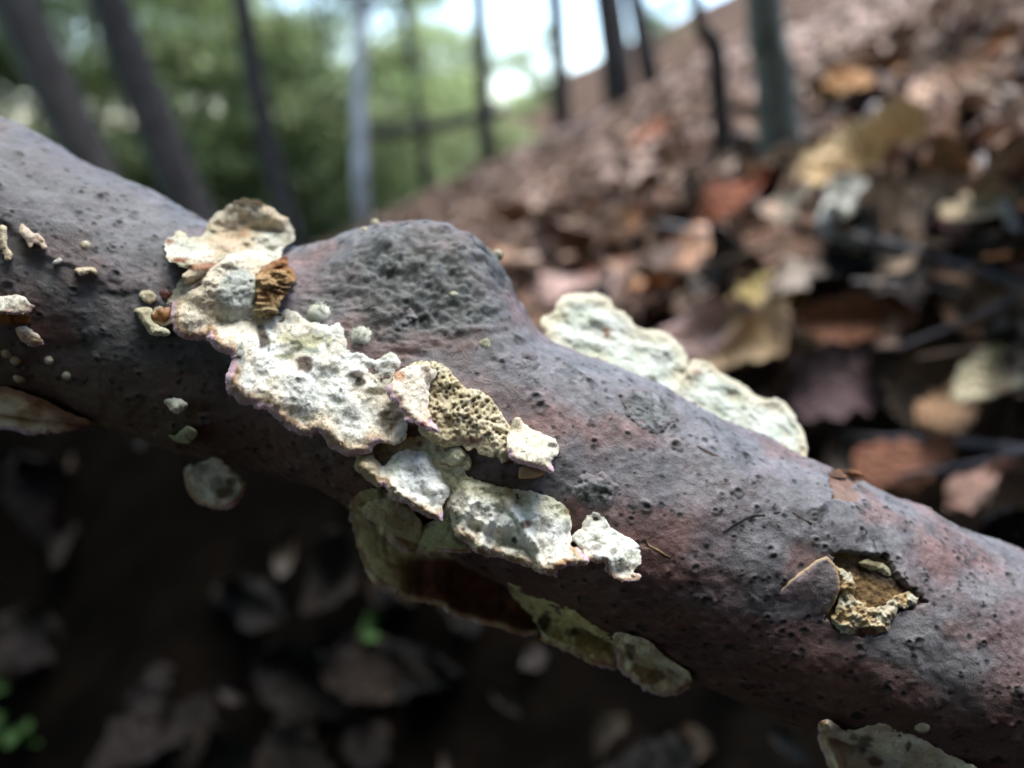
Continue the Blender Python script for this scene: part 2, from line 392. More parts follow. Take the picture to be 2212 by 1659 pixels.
def build_patch(poly, seed=0, ctrl=(), step=3.4, rag=3.0, lump=0.7, lumpf=260, fine=0.18, thick=0.9, under=34, back=None, rnd=0.5, scal=0.0, porous=0.0, ridge=0.0, roll=0.5, fit=False, frill=0.7):
    """poly: (u, v[, lift mm[, lip]]) outline as measured; returns top points, triangles, outline distances ..."""
    poly = [(p[0], p[1], p[2] if len(p) > 2 else 1.0, p[3] if len(p) > 3 else 0) for p in poly]
    PATCHES.append([(p[0], p[1]) for p in poly])
    if any(p[3] for p in poly): poly = [(p[0], p[1], p[2] * 0.35 if (not p[3] and 0 < p[2] <= 2.0) else p[2], p[3]) for p in poly]
    B = densify(chaikin(chaikin(poly)))
    q = np.stack([B[:, 0] / 14.0, B[:, 1] / 14.0, np.full(len(B), seed * 3.7)], 1)
    q2 = np.stack([B[:, 0] / 5.0, B[:, 1] / 5.0, np.full(len(B), seed * 1.3)], 1)
    B[:, 0] += rag * (vnoise(q, 1) + 0.6 * vnoise(q2, 2)); B[:, 1] += rag * (vnoise(q, 3) + 0.6 * vnoise(q2, 4))
    if scal:
        B[:, 1] += scal * np.abs(np.sin(np.arange(len(B)) * 3.5 / 26 + 2.0 * vnoise(q * 0.4, 6))) * B[:, 3]
    x0, y0 = B[:, :2].min(0); x1, y1 = B[:, :2].max(0)
    gx, gy = np.meshgrid(np.arange(x0, x1, step), np.arange(y0, y1, step * 0.87)); gx = gx + (np.arange(gx.shape[0]) % 2)[:, None] * step / 2
    gx = gx.ravel() + rng.uniform(-.25, .25, gx.size) * step; gy = gy.ravel() + rng.uniform(-.25, .25, gy.size) * step
    ok = inpoly(B, gx, gy); G = np.stack([gx[ok], gy[ok]], 1)
    if len(G):
        dmin = np.full(len(G), 1e9)
        for s in range(0, len(B), 64):
            dmin = np.minimum(dmin, ((G[:, None] - B[None, s:s + 64, :2]) ** 2).sum(-1).min(1))
        G = G[dmin > (step * 0.55) ** 2]
    pts = [Vector((a, b)) for a, b in np.vstack([B[:, :2], G])]
    nb = len(B)
    vs, es, fs, *_ = delaunay_2d_cdt(pts, [], [list(range(nb))], 1, 1e-5)
    UV = np.array([(p.x, p.y) for p in vs]); F = np.array([f for f in fs if len(f) == 3], int)
    u, v = UV[:, 0], UV[:, 1]
    # distance to the outline and to the free lip
    def dist(S):
        d = np.full(len(UV), 1e9)
        for s in range(0, len(S), 64): d = np.minimum(d, np.sqrt(((UV[:, None] - S[None, s:s + 64, :2]) ** 2).sum(-1)).min(1))
        return d
    de = dist(B); lipB = B[B[:, 3] > 0.5]; dl = dist(lipB) if len(lipB) else np.full(len(UV), 1e3)
    cp = np.array([[p[0], p[1], p[2]] for p in poly] + [list(c) for c in ctrl], float)
    w = 1.0 / (((UV[:, None] - cp[None, :, :2]) ** 2).sum(-1) + 500.0) ** 1.5
    lift = (w * cp[None, :, 2]).sum(1) / w.sum(1)
    if back is None:
        d0 = surf_depth(u, v); miss = np.isnan(d0)
        if miss.any():
            da, ra = axis_depth(u[miss], v[miss]); d0[miss] = da - 0.12 * ra
    else:
        da, ra = axis_depth(u, v); d0 = da + back[0]; miss = np.ones(len(u), bool)
        ax = np.interp(u, AXU, AXV); d0 = d0 + back[1] * np.clip((ax - v) / FPX * 0.12, 0, 1)
    if fit:
        a, b = (u - u.mean()) / 100, (v - v.mean()) / 100; Am = np.stack([np.ones(len(a)), a, b, a * a, a * b, b * b, b ** 3], 1)
        d0 = np.minimum(Am @ np.linalg.lstsq(Am, d0, rcond=None)[0], d0 + 0.0005)
    P0 = at(u, v, d0)
    rel = lump * fbm(P0 * lumpf, 3, seed, 0.42) + fine * fbm(P0 * 1500, 3, seed + 5)
    rel = rel + frill * vnoise(np.stack([u / 17.0, v / 17.0, 0 * u + seed], 1), seed + 30) * np.exp(-dl / 16.0)
    if porous: rel = rel + porous * np.minimum(worley(P0 * 1700, seed) - 0.5, 0.15) * (1 - 0.75 * sstep(0, 60, pore_u(u, v)))
    if ridge: rel = rel + ridge * np.sin(dl / 7.0 + 2 * fbm(P0 * 200, 2, seed + 9)) * np.exp(-dl / 60.0)
    top = lift + rel * (0.35 + 0.65 * sstep(0, 14, de)) - rnd * np.exp(-de / 5.0) - roll * np.exp(-(dl / 9.0) ** 2)
    bl = np.minimum(top - thick * (1 + 0.2 * rel), -1.2) if not len(lipB) else (top - thick) * (1 - sstep(0, under, dl)) + sstep(0, under, dl) * -1.2
    bl = np.minimum(bl, top - 0.5 * thick)
    bl = np.where(miss, np.minimum(top - thick * 1.2, bl * 0.5 + (top - thick) * 0.5), bl)
    Pt = at(u, v, d0 - top * 1e-3); Pb = at(u, v, d0 - bl * 1e-3)
    return dict(u=u, v=v, F=F, Pt=Pt, Pb=Pb, de=de, dl=dl, rel=rel, P0=P0, lift=lift, seed=seed)
def felt(pt, F, parent, col, loc, dens=10.0, L=0.00034):
    """the short woolly nap on a cap: one tiny blade per hair"""
    P, s = pt['Pt'], pt['seed']; r_ = np.random.default_rng(s)
    a, b, c = P[F[:, 0]], P[F[:, 1]], P[F[:, 2]]; nr = np.cross(b - a, c - a); ar = np.linalg.norm(nr, axis=1); nr = nr / (ar[:, None] + 1e-15)
    uvw = np.stack([pt['u'], pt['v']], 1); e1 = uvw[F[:, 1]] - uvw[F[:, 0]]; e2 = uvw[F[:, 2]] - uvw[F[:, 0]]; px = np.abs(e1[:, 0] * e2[:, 1] - e1[:, 1] * e2[:, 0]) / 2
    n = int(px.sum() / dens); k = r_.choice(len(F), n, p=px / px.sum()); w = r_.dirichlet((1, 1, 1), n)
    base = (P[F[k]] * w[:, :, None]).sum(1); cc = (col[F[k]] * w[:, :, None]).sum(1)
    d = 0.75 * nr[k] - 0.35 * UP + 0.55 * r_.normal(size=(n, 3)); d /= np.linalg.norm(d, axis=1)[:, None]
    sd_ = np.cross(d, r_.normal(size=(n, 3))); sd_ /= np.linalg.norm(sd_, axis=1)[:, None]; l = L * r_.uniform(0.4, 1.2, n)[:, None]
    V = np.stack([base - sd_ * 0.00005 - d * 0.0001, base + sd_ * 0.00005 - d * 0.0001, base + d * l], 1).reshape(-1, 3)
    o = mesh_obj('felt', V, np.arange(3 * n).reshape(-1, 3), M_felt, parent, np.repeat(cc * r_.uniform(0.97, 1.12, n)[:, None], 3, 0), loc=loc, smooth=False)
    o['kind'] = 'stuff'
def to_objs(pt, parent, col, ucol, mat=M_fung, umat=M_gill, nm=('cap', 'underside')):
    F = pt['F']; n = len(pt['u']); loc = parent.location
    # wind the top towards the camera
    a, b, c = pt['Pt'][F[:, 0]], pt['Pt'][F[:, 1]], pt['Pt'][F[:, 2]]
    nr = np.cross(b - a, c - a); flip = ((CAM - a) * nr).sum(1) < 0
    F = np.where(flip[:, None], F[:, ::-1], F)
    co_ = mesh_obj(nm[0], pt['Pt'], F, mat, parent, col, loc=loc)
    if mat is M_fung: felt(pt, F, co_, col, loc)
    from collections import Counter
    E = Counter(); D = {}
    for f in F.tolist():
        for k in range(3):
            e = (f[k], f[(k + 1) % 3]); E[tuple(sorted(e))] += 1; D[tuple(sorted(e))] = e
    W = []
    bnd = [D[e] for e, k in E.items() if k == 1]
    ids = sorted({i for e in bnd for i in e}); mp = {i: n + k for k, i in enumerate(ids)}
    Vb = np.vstack([pt['Pb'], pt['Pt'][ids]]); Fb = [tuple(f[::-1]) for f in F.tolist()]
    for e in bnd: Fb.append((mp[e[1]], mp[e[0]], e[0], e[1])[::-1])
    cb = np.vstack([ucol, col[ids] * 0.9])
    mesh_obj(nm[1], Vb, Fb, umat, parent, cb, loc=loc, smooth=False)

WHITE = (0.82, 0.84, 0.78); CREAM = (0.70, 0.62, 0.46); TAN = (0.40, 0.23, 0.11); PINK = (0.60, 0.44, 0.50); ALGA = (0.36, 0.41, 0.30)
OLIVE = (0.30, 0.29, 0.12); RUST = (0.28, 0.10, 0.035); GILL = (0.15, 0.06, 0.04); GREY = (0.36, 0.39, 0.36)
def fcol(pt, base=WHITE, second=CREAM, amt=0.5, rim=True, pinkw=5, tanw=17, creamw=36, alga=0.25, spots=(), bias=0.0, green=()):
    P0 = pt['P0']; s = pt['seed']; dl = pt['dl'] + 5 * fbm(P0 * 500, 2, s + 2)
    c = mixc(base, second, amt * sstep(-0.25, 0.55, fbm(P0 * 230, 3, s + 1) + bias))
    c = mixc(c, ALGA, alga * sstep(0.1, 0.6, fbm(P0 * 330, 3, s + 4)))
    if rim:
        c = mixc(c, CREAM, 0.7 * (1 - sstep(tanw * 0.7, creamw, dl)))
        c = mixc(c, TAN, 0.95 * (1 - sstep(tanw * 0.5, tanw * 1.15, dl)) * (0.75 + 0.4 * fbm(P0 * 400, 2, s + 6)))
        c = mixc(c, PINK, 1 - sstep(pinkw * 0.6, pinkw * 1.4, dl))
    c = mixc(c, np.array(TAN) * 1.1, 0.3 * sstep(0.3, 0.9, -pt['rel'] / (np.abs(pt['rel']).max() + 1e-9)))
    for (u, v, ru, rv, cc) in spots:
        q = np.hypot((pt['u'] - u) / ru, (pt['v'] - v) / rv) + 0.5 * fbm(P0 * 520, 3, s + 8)
        c = mixc(c, cc, 0.9 * (1 - sstep(0.6, 1.1, q)))
    c = mixc(c, (0.05, 0.045, 0.035), 0.6 * (sstep(0.74, 0.88, vnoise(P0 * 2300, s + 12))))
    c = c * (1 + 0.08 * fbm(P0 * 900, 2, s + 10))[:, None]
    return c
def gcol(pt, base=GILL, k=0.4):
    return mixc(np.array(base) * (1 - k), np.array(base) * (1 + k), 0.5 + 0.6 * fbm(pt['P0'] * 600, 2, pt['seed'] + 20))
def fungus(name, label, parts, cat='fungus', group=None):
    """parts: list of (patch, colour array, underside colour[, names])"""
    loc = parts[0][0]['Pb'].mean(0)
    e = empty(name, loc); tag(e, label, cat, group)
    for p in parts:
        to_objs(p[0], e, p[1], p[2], nm=p[3] if len(p) > 3 else ('cap', 'underside'))
    return e
DARK = (0.06, 0.035, 0.025)

# ---- tuft that stands up over the branch, its chewed red-brown side
p = build_patch(Z(2, [(90, 460, 2), (120, 435, 2), (180, 375, 1.5), (235, 385, 1), (260, 430, 1), (330, 430, 1), (385, 415, 1), (400, 340, 2), (415, 300, 2.5), (440, 255, 3),
    (530, 235, 3), (570, 185, 3), (640, 155, 3), (720, 150, 3), (780, 170, 3), (830, 215, 3), (930, 260, 3), (985, 285, 3), (990, 330, 3), (1050, 400, 2.5), (1040, 445, 2), (960, 500, 1.5),
    (940, 560, 1.5), (900, 640, 1.5), (700, 640, 1.5), (500, 690, 1), (420, 720, 1), (330, 740, 1), (240, 790, 1), (200, 720, 1.5), (260, 690, 2), (240, 640, 2), (130, 620, 2.5), (110, 540, 2.5), (90, 500, 2.5)]),
    seed=11, ctrl=[(480, 520, 4.5), (520, 470, 4.0), (560, 450, 3.5), (450, 540, 4.0), (420, 530, 3.5), (560, 500, 3.0), (480, 490, 3.2)], lump=1.5, lumpf=260, rag=5, thick=1.6, fit=True)
c = fcol(p, (0.62, 0.60, 0.50), (0.50, 0.40, 0.26), 0.75, rim=False, alga=0.35, bias=0.15, spots=[(394, 561, 26, 8, (0.24, 0.085, 0.045)), (367, 521, 12, 6, (0.27, 0.12, 0.07)), (455, 577, 26, 8, (0.34, 0.17, 0.10)),
    (555, 467, 30, 10, (0.33, 0.33, 0.30)), (532, 500, 14, 16, (0.55, 0.36, 0.22)), (545, 517, 6, 6, (0.14, 0.13, 0.12)), (420, 577, 15, 8, (0.36, 0.20, 0.12))])
up = p['v'] < 500
c[up] = mixc(c[up], (0.52, 0.42, 0.28), 0.35)
fungus('bracket_fungus', 'cream lumpy fungus tuft with chewed red-brown edges rising above the branch line', [(p, c, gcol(p))])

# ---- the white sheet with fan-shaped arch and frilled purple lip
p1 = build_patch(Z(2, [(150, 900, 2, 1), (210, 860, 2), (280, 800, 2), (330, 795, 2.5), (350, 780, 4), (385, 710, 5), (440, 640, 5.5), (520, 580, 5.5), (600, 535, 5.5), (700, 518, 5.5), (790, 530, 5), (870, 575, 4.5),
    (860, 630, 4), (770, 690, 3), (750, 800, 2.5), (760, 900, 2), (760, 1040, 1.4), (640, 1060, 1.4), (500, 1080, 1.6), (420, 1170, 3, 1), (320, 1185, 3.5, 1), (200, 1165, 3.5, 1), (150, 1090, 3, 1), (130, 1000, 2.5, 1)]),
    seed=12, ctrl=[(500, 600, 3.2), (500, 650, 2.2), (450, 600, 4.6), (520, 570, 4.2), (430, 640, 3.6), (420, 690, 3.2)], lump=0.8, lumpf=300, fine=0.25, rag=3.5, thick=1.4, under=60)
c1 = fcol(p1, (0.70, 0.64, 0.50), (0.60, 0.50, 0.35), 0.6, pinkw=9, tanw=24, creamw=40, alga=0.0)
inn = sstep(1.0, 0.75, np.hypot((p1['u'] - 516) / 52, (p1['v'] - 645) / 78))
c1 = mixc(c1, mixc(GREY, (0.50, 0.53, 0.47), 0.5 + 0.8 * vnoise(p1['P0'] * np.array([250, 250, 1800]), 3)), 0.85 * inn)
c1 = mixc(c1, PINK, 0.45 * sstep(690, 735, p1['v']) * (p1['u'] < 440) * (0.5 + 0.7 * fbm(p1['P0'] * 350, 2, 77)))
p2 = build_patch(Z(2, [(350, 1060, 2), (420, 1180, 3.5, 1), (520, 1270, 4.5, 1), (590, 1300, 4.5, 1), (560, 1360, 5.5, 1), (520, 1440, 6.5, 1), (530, 1530, 7, 1), (600, 1600, 7, 1), (680, 1640, 7, 1), (755, 1655, 7, 1)]) +
    [(580, 880, 6.5, 1), (600, 905, 6.5, 1), (640, 940, 6.5, 1), (660, 938, 6.5, 1), (692, 930, 6.5, 1), (702, 950, 6.5, 1), (725, 975, 6.5, 1), (762, 981, 6.5, 1), (803, 972, 6, 1), (806, 955, 5.5, 1), (850, 962, 4.5), (882, 950, 3),
     (880, 905, 2), (862, 880, 1.6), (838, 850, 1.6)] + Z(2, [(1760, 1430, 1.5), (1800, 1370, 1.5), (1790, 1310, 1.5), (1700, 1280, 1.5), (1620, 1330, 1.2), (1560, 1290, 1.5), (1500, 1255, 1.5), (1420, 1250, 1), (1400, 1160, 1), (1380, 1065, 1),
     (1300, 1060, 1), (1180, 1060, 1), (1080, 1020, 1), (1060, 980, 1), (960, 940, 1), (930, 990, 1), (740, 1010, 1.3), (500, 1000, 1.6)]),
    seed=13, ctrl=[(560, 800, 4.5), (640, 840, 4.5), (620, 760, 2.2), (700, 800, 2.6), (740, 900, 4), (780, 820, 2.4), (820, 900, 2.6), (600, 720, 1.6), (680, 740, 1.2), (720, 860, 3.6), (660, 900, 5.2)], lump=0.95, lumpf=230, fine=0.22, rag=3, scal=7, thick=0.9, under=45, ridge=0.25)
c2 = fcol(p2, (0.80, 0.81, 0.74), CREAM, 0.62, pinkw=12, tanw=30, creamw=52, alga=0.22, spots=[(567, 731, 15, 27, DARK), (580, 757, 7, 10, (0.08, 0.08, 0.09)), (660, 786, 22, 16, DARK), (642, 745, 16, 14, (0.2, 0.24, 0.18)), (675, 755, 18, 8, (0.3, 0.35, 0.28)), (600, 770, 34, 9, (0.36, 0.36, 0.22)),
    (768, 808, 22, 14, DARK), (778, 824, 14, 12, (0.03, 0.02, 0.015)), (812, 846, 24, 9, (0.12, 0.10, 0.06)), (660, 735, 60, 18, (0.52, 0.50, 0.33)), (845, 900, 30, 34, (0.33, 0.29, 0.22)), (520, 765, 10, 22, (0.28, 0.30, 0.27))])
pb = build_patch(Z(2, [(745, 695, 4), (800, 660, 5), (850, 620, 6), (900, 595, 6.5), (960, 560, 7), (975, 610, 6.5), (1015, 660, 6), (1045, 730, 5.5), (1010, 790, 4.5), (950, 870, 3.5), (910, 920, 2.5), (930, 990, 1.5), (880, 1010, 1.5), (800, 1030, 1.5),
    (740, 1010, 1.5), (745, 900, 2.5), (780, 880, 3), (745, 800, 3.5)]), seed=14, ctrl=[(590, 600, 3.0), (600, 620, 2.6)], lump=0.9, lumpf=420, fine=0.3, rag=3.5, thick=1.2, porous=0.5)
cb = mixc((0.30, 0.155, 0.06), (0.46, 0.31, 0.16), 0.5 + fbm(pb['P0'] * 500, 3, 8))
strata = vnoise(np.stack([pb['v'] / 5.5 + 1.5 * fbm(pb['P0'] * 300, 2, 3), pb['u'] / 60, 0 * pb['u']], 1), 5)
cb = mixc(cb, (0.52, 0.37, 0.21), 0.6 * sstep(0.1, 0.6, strata)); cb = mixc(cb, (0.18, 0.10, 0.05), 0.6 * sstep(0.1, 0.6, -strata))
pb['Pt'] = pb['Pt'] - dirs(pb['u'], pb['v']) * (0.0005 * strata)[:, None]
cb = mixc(cb, (0.22, 0.075, 0.03), 0.8 * (1 - sstep(566, 590, pb['v'] + 6 * fbm(pb['P0'] * 500, 2, 9))))
cb = mixc(cb, (0.20, 0.19, 0.10), 0.7 * sstep(648, 672, pb['v']))
cb = mixc(cb, (0.17, 0.14, 0.08), 0.6 * np.exp(-((pb['v'] - 622) / 9) ** 2))
pm = build_patch(Z(2, [(120, 860, .5), (190, 770, .6), (260, 700, .8), (360, 650, 1), (470, 600, 1), (560, 640, 1), (520, 760, 1), (420, 900, 1), (300, 1000, 1), (180, 1060, .8), (60, 1080, .5), (-60, 1060, .4), (-40, 980, .4), (60, 940, .4)]), seed=10, lump=0.8, lumpf=380, fine=0.3, rag=5, thick=1.0)
cm = fcol(pm, (0.70, 0.66, 0.52), (0.52, 0.42, 0.28), 0.7, rim=False, alga=0.2, spots=[(432, 615, 14, 12, (0.04, 0.035, 0.035)), (398, 640, 8, 8, (0.16, 0.07, 0.05))])
big = fungus('bracket_fungus', 'large white felty fungus sheet with a fan-shaped arch, brown curl and frilled purple lip',
    [(p2, c2, gcol(p2)), (p1, c1, gcol(p1), ('fan', 'fan_underside')), (pb, cb, gcol(pb, (0.30, 0.15, 0.07)), ('curl', 'curl_back')), (pm, cm, gcol(pm), ('base_mat', 'base_mat_back'))])

# ---- tan porous crust and the pink-lipped curl on it
p3 = build_patch(Z(4, [(950, 1150, 1), (1080, 1140, 1), (1190, 1170, 1), (1260, 1240, 1), (1310, 1300, 1), (1330, 1340, 1), (1420, 1350, 1), (1530, 1400, 1), (1560, 1440, 1), (1600, 1520, 1), (1650, 1580, 1), (1690, 1650, 1.2)]) +
    Z(3, [(1050, 270, 1.5), (1050, 340, 1.8), (1030, 400, 2.2), (985, 425, 2.4), (970, 365, 2), (935, 390, 2.4), (890, 375, 2.2), (855, 335, 2), (820, 360, 2), (800, 310, 2), (760, 330, 2), (700, 335, 2), (650, 325, 2), (600, 290, 2), (560, 200, 2), (520, 130, 2), (500, 40, 1.5), (520, -40, 1.5)]),
    seed=15, ctrl=[(985, 900, 2.6), (1030, 930, 2.6), (960, 840, 1.8)], lump=0.8, lumpf=350, fine=0.3, rag=4, thick=1.0, porous=1.5)
c3 = fcol(p3, (0.62, 0.56, 0.40), (0.52, 0.44, 0.27), 0.8, rim=False, alga=0.1)
c3 = mixc(c3, (0.17, 0.12, 0.05), 0.85 * sstep(-0.42, -0.2, -worley(p3['P0'] * 1700, 15)) * (1 - sstep(880, 930, p3['v'] - 0.4 * (p3['u'] - 960))))
c3 = mixc(c3, (0.45, 0.24, 0.20), 0.8 * (1 - sstep(0.7, 1.1, np.hypot((p3['u'] - 1024) / 20, (p3['v'] - 951) / 9))))
p4 = build_patch(Z(4, [(830, 1240, 4), (870, 1205, 3.5), (990, 1175, 3), (1080, 1185, 2.5), (1160, 1205, 2.2), (1110, 1280, 2.2), (1085, 1350, 2.4), (1075, 1450, 2.8), (1085, 1540, 3.5), (1130, 1600, 5, 1), (1178, 1668, 6, 1), (1100, 1650, 6.5, 1), (1000, 1605, 6.5, 1), (950, 1575, 6.5, 1),
    (890, 1570, 6.5, 1), (905, 1520, 6, 1), (870, 1480, 6, 1), (850, 1440, 6, 1), (800, 1410, 6, 1), (770, 1330, 5.5, 1), (815, 1300, 5)]), seed=16, ctrl=[(895, 860, 4.5), (890, 820, 4)], lump=0.5, rag=3, thick=0.8, under=40, scal=3)
c4 = fcol(p4, (0.76, 0.70, 0.58), CREAM, 0.6, pinkw=8, tanw=14, creamw=24, alga=0.0, spots=[(918, 795, 14, 9, (0.20, 0.16, 0.12)), (862, 812, 12, 10, (0.52, 0.30, 0.18)), (913, 916, 10, 8, (0.33, 0.12, 0.13)), (924, 820, 8, 12, (0.2, 0.16, 0.12))])
p5 = build_patch(Z(3, [(1030, 230, 2), (1060, 175, 3), (1100, 200, 3), (1130, 240, 3), (1200, 270, 3.4), (1262, 290, 4), (1278, 330, 4.5), (1270, 375, 5), (1225, 405, 5.5), (1255, 445, 6.5, 1), (1245, 465, 6.5, 1), (1180, 445, 6.5, 1), (1110, 425, 6.5, 1), (1060, 405, 6, 1), (1015, 375, 5.5, 1), (1012, 330, 4)]),
    seed=17, ctrl=[(1130, 960, 4.2)], lump=0.6, rag=2.5, thick=0.8, under=40)
c5 = fcol(p5, (0.74, 0.69, 0.55), CREAM, 0.5, pinkw=7, tanw=10, creamw=16, alga=0.0, spots=[(1193, 962, 13, 6, (0.06, 0.055, 0.06))])
p5b = build_patch(Z(3, [(1080, 425, 4), (1160, 440, 5), (1215, 455, 5), (1190, 480, 4.5), (1130, 487, 4), (1072, 492, 3.5), (1078, 455, 3.5)]), seed=18, lump=0.2, rag=1.5, thick=0.6)
c5b = np.tile((0.48, 0.34, 0.20), (len(p5b['u']), 1)) * (1 + 0.2 * fbm(p5b['P0'] * 500, 2, 4))[:, None]
fungus('bracket_fungus', 'tan honeycombed fungus crust with a curled pink-edged flap, below the branch hump', [(p3, c3, gcol(p3), ('crust', 'crust_back')), (p4, c4, gcol(p4, (0.35, 0.17, 0.14)), ('flap', 'flap_underside'))])
fungus('bracket_fungus', 'small cream fungus bracket with a thin pink lip at the end of the tan crust', [(p5, c5, gcol(p5, (0.4, 0.22, 0.18))), (p5b, c5b, c5b * 0.8, ('torn_edge', 'torn_edge_back'))])
p = build_patch(Z(3, [(692, 375, 1), (740, 328, 1), (800, 340, 1), (812, 380, 1.5), (770, 430, 1.6), (712, 422, 1.5)]), seed=19, ctrl=[(982, 985, 2.4)], lump=0.7, rag=2)
fungus('fungus_cushion', 'small pale green fungus cushion tucked under the tan crust', [(p, fcol(p, (0.58, 0.58, 0.42), CREAM, 0.4, rim=False), gcol(p))])

# ---- shelf with tapering point below the big sheet
p = build_patch(Z(3, [(395, 440, 4), (425, 385, 3), (480, 345, 2.5), (560, 350, 2), (640, 370, 1.6), (690, 410, 1.4), (725, 470, 1.2), (745, 520, 1.2), (730, 580, 2), (690, 640, 3.5), (700, 690, 8.0, 1), (702, 712, 9.4, 1), (660, 700, 10.2, 1), (590, 670, 10.2, 1),
    (540, 630, 10.2, 1), (490, 600, 10.2, 1), (400, 575, 9.4, 1), (420, 545, 9.4, 1), (340, 515, 8.7, 1), (290, 480, 8.0, 1), (250, 430, 7.2, 1), (252, 385, 5.8, 1), (330, 350, 3)]), seed=21, ctrl=[(900, 1010, 4), (930, 1060, 5)], lump=0.9, lumpf=300, fine=0.3, rag=4, thick=0.8, under=40, scal=4, ridge=0.2)
c = fcol(p, WHITE, CREAM, 0.4, pinkw=6, tanw=18, creamw=30, alga=0.15)
c = mixc(c, (0.44, 0.36, 0.20), 0.75 * sstep(826, 818, p['u']))
pm = build_patch(Z(3, [(240, 350, .5), (340, 320, .6), (460, 300, .6), (580, 270, .6), (700, 320, .7), (810, 350, .7), (850, 420, .6), (800, 470, .6), (850, 500, .7), (960, 530, .7), (960, 600, .8), (860, 680, .8), (740, 720, .8), (640, 690, .8), (560, 600, .8), (430, 480, .8), (300, 440, .7)]), seed=20, ctrl=[(960, 1050, 1.6), (1000, 1085, 1.4), (985, 1060, 1.8)], lump=0.8, lumpf=380, fine=0.3, rag=4, thick=1.0)
cm = fcol(pm, (0.66, 0.64, 0.44), (0.56, 0.48, 0.28), 0.7, rim=False, alga=0.35, spots=[(858, 945, 14, 12, DARK), (905, 960, 10, 8, (0.2, 0.15, 0.08))])
fungus('bracket_fungus', 'white fungus shelf tapering to a pointed pink-brown tip below the frilled sheet', [(p, c, gcol(p)), (pm, cm, gcol(pm), ('base_mat', 'base_mat_back'))])

# ---- white ridged shelf, olive flap beside it
p = build_patch(Z(3, [(700, 650, 3), (720, 560, 1), (760, 510, 1), (870, 493, 1), (950, 528, 1), (1060, 545, 1), (1160, 560, 1), (1250, 590, 1), (1320, 630, 1.2), (1335, 680, 1.5), (1342, 760, 2), (1335, 830, 3.5), (1380, 850, 6.5, 1), (1440, 905, 8.0, 1), (1390, 935, 8.7, 1), (1330, 925, 8.7, 1),
    (1262, 955, 9.4, 1), (1282, 995, 10.2, 1), (1200, 975, 10.2, 1), (1100, 930, 10.2, 1), (1010, 900, 10.2, 1), (900, 880, 10.2, 1), (850, 855, 9.4, 1), (780, 800, 8.7, 1), (740, 745, 5), (745, 690, 4)]), seed=22, ctrl=[(1050, 1120, 4), (1100, 1150, 4), (1180, 1130, 3.2), (1150, 1190, 5.4), (1080, 1090, 2.4)], lump=1.1, lumpf=300, fine=0.32, rag=4, thick=0.9, under=45, ridge=0.35)
c = fcol(p, (0.84, 0.86, 0.80), CREAM, 0.4, pinkw=4, tanw=20, creamw=36, alga=0.15, spots=[(1134, 1133, 12, 11, (0.24, 0.16, 0.12)), (1111, 1168, 6, 7, DARK), (1224, 1105, 8, 6, (0.45, 0.22, 0.05)), (1060, 1113, 5, 4, DARK), (1118, 1200, 5, 4, DARK)])
for (ua, va, ub, vb) in ((1005, 1095, 985, 1170), (1060, 1110, 1030, 1195), (1095, 1080, 1150, 1190)):        # overlapping plates
    sgn = (p['u'] - ua) * (vb - va) - (p['v'] - va) * (ub - ua); dd_ = sgn / math.hypot(vb - va, ub - ua) + 6 * fbm(p['P0'] * 350, 2, 5)
    st = np.clip(1 - np.abs(dd_ + 9) / 9, 0, 1) * sstep(va - 20, va + 10, p['v']) * (1 - sstep(vb, vb + 20, p['v']))
    p['Pt'] = p['Pt'] - dirs(p['u'], p['v']) * (0.0011 * (sstep(14, 2, np.abs(dd_ - 4)) * sstep(va - 20, va + 10, p['v'])))[:, None]
    c = mixc(c, (0.40, 0.36, 0.28), 0.45 * st)
c = mixc(c, (0.53, 0.50, 0.28), 0.6 * (1 - sstep(1040, 1075, p['v'] - 0.28 * (p['u'] - 980))))
po = build_patch(Z(3, [(640, 700, 2), (700, 690, 2.5), (745, 690, 3), (745, 745, 3.5), (790, 800, 4), (860, 865, 6.5, 1), (760, 862, 7.2, 1), (660, 862, 7.2, 1), (600, 872, 7.2, 1), (555, 855, 6.5, 1), (565, 790, 3.5), (590, 730, 2.5)]), seed=23, lump=0.35, rag=2, thick=0.8, under=40)
co = fcol(po, (0.42, 0.42, 0.22), (0.50, 0.50, 0.34), 0.5, pinkw=2, tanw=9, creamw=14, alga=0.0)
fungus('bracket_fungus', 'broad white ridged fungus shelf with a brown rim and an olive flap', [(p, c, gcol(p)), (po, co, gcol(po), ('flap', 'flap_underside'))])

# ---- ragged grey-white tuft
p = build_patch(Z(3, [(1395, 700, 1.5), (1420, 670, 1.2), (1460, 655, 1), (1510, 680, 1), (1530, 730, 1.2), (1570, 760, 1.2), (1630, 790, 1.2), (1680, 830, 1.4), (1700, 880, 2), (1690, 925, 2.5), (1650, 950, 3), (1690, 975, 7.2, 1), (1695, 1000, 8.0, 1), (1640, 1000, 8.0, 1), (1590, 1018, 8.0, 1), (1540, 990, 8.0, 1),
    (1500, 945, 8.0, 1), (1510, 918, 8.0, 1), (1430, 912, 8.0, 1), (1388, 888, 7.2, 1), (1380, 830, 4), (1335, 810, 3.5), (1330, 780, 3), (1385, 740, 2)]), seed=24, ctrl=[(1300, 1160, 3), (1340, 1190, 3.2), (1330, 1220, 3.4)], lump=1.2, lumpf=330, fine=0.35, rag=4, thick=0.9, under=40)
fungus('bracket_fungus', 'ragged grey-white fungus tuft with a notch, apart from the shelves beside it', [(p, fcol(p, (0.74, 0.75, 0.68), (0.60, 0.54, 0.40), 0.5, pinkw=5, tanw=12, creamw=18, alga=0.3, spots=[(1289, 1182, 14, 9, (0.28, 0.26, 0.23)), (1354, 1226, 7, 5, DARK), (1325, 1190, 10, 8, (0.3, 0.28, 0.22))]), gcol(p))])

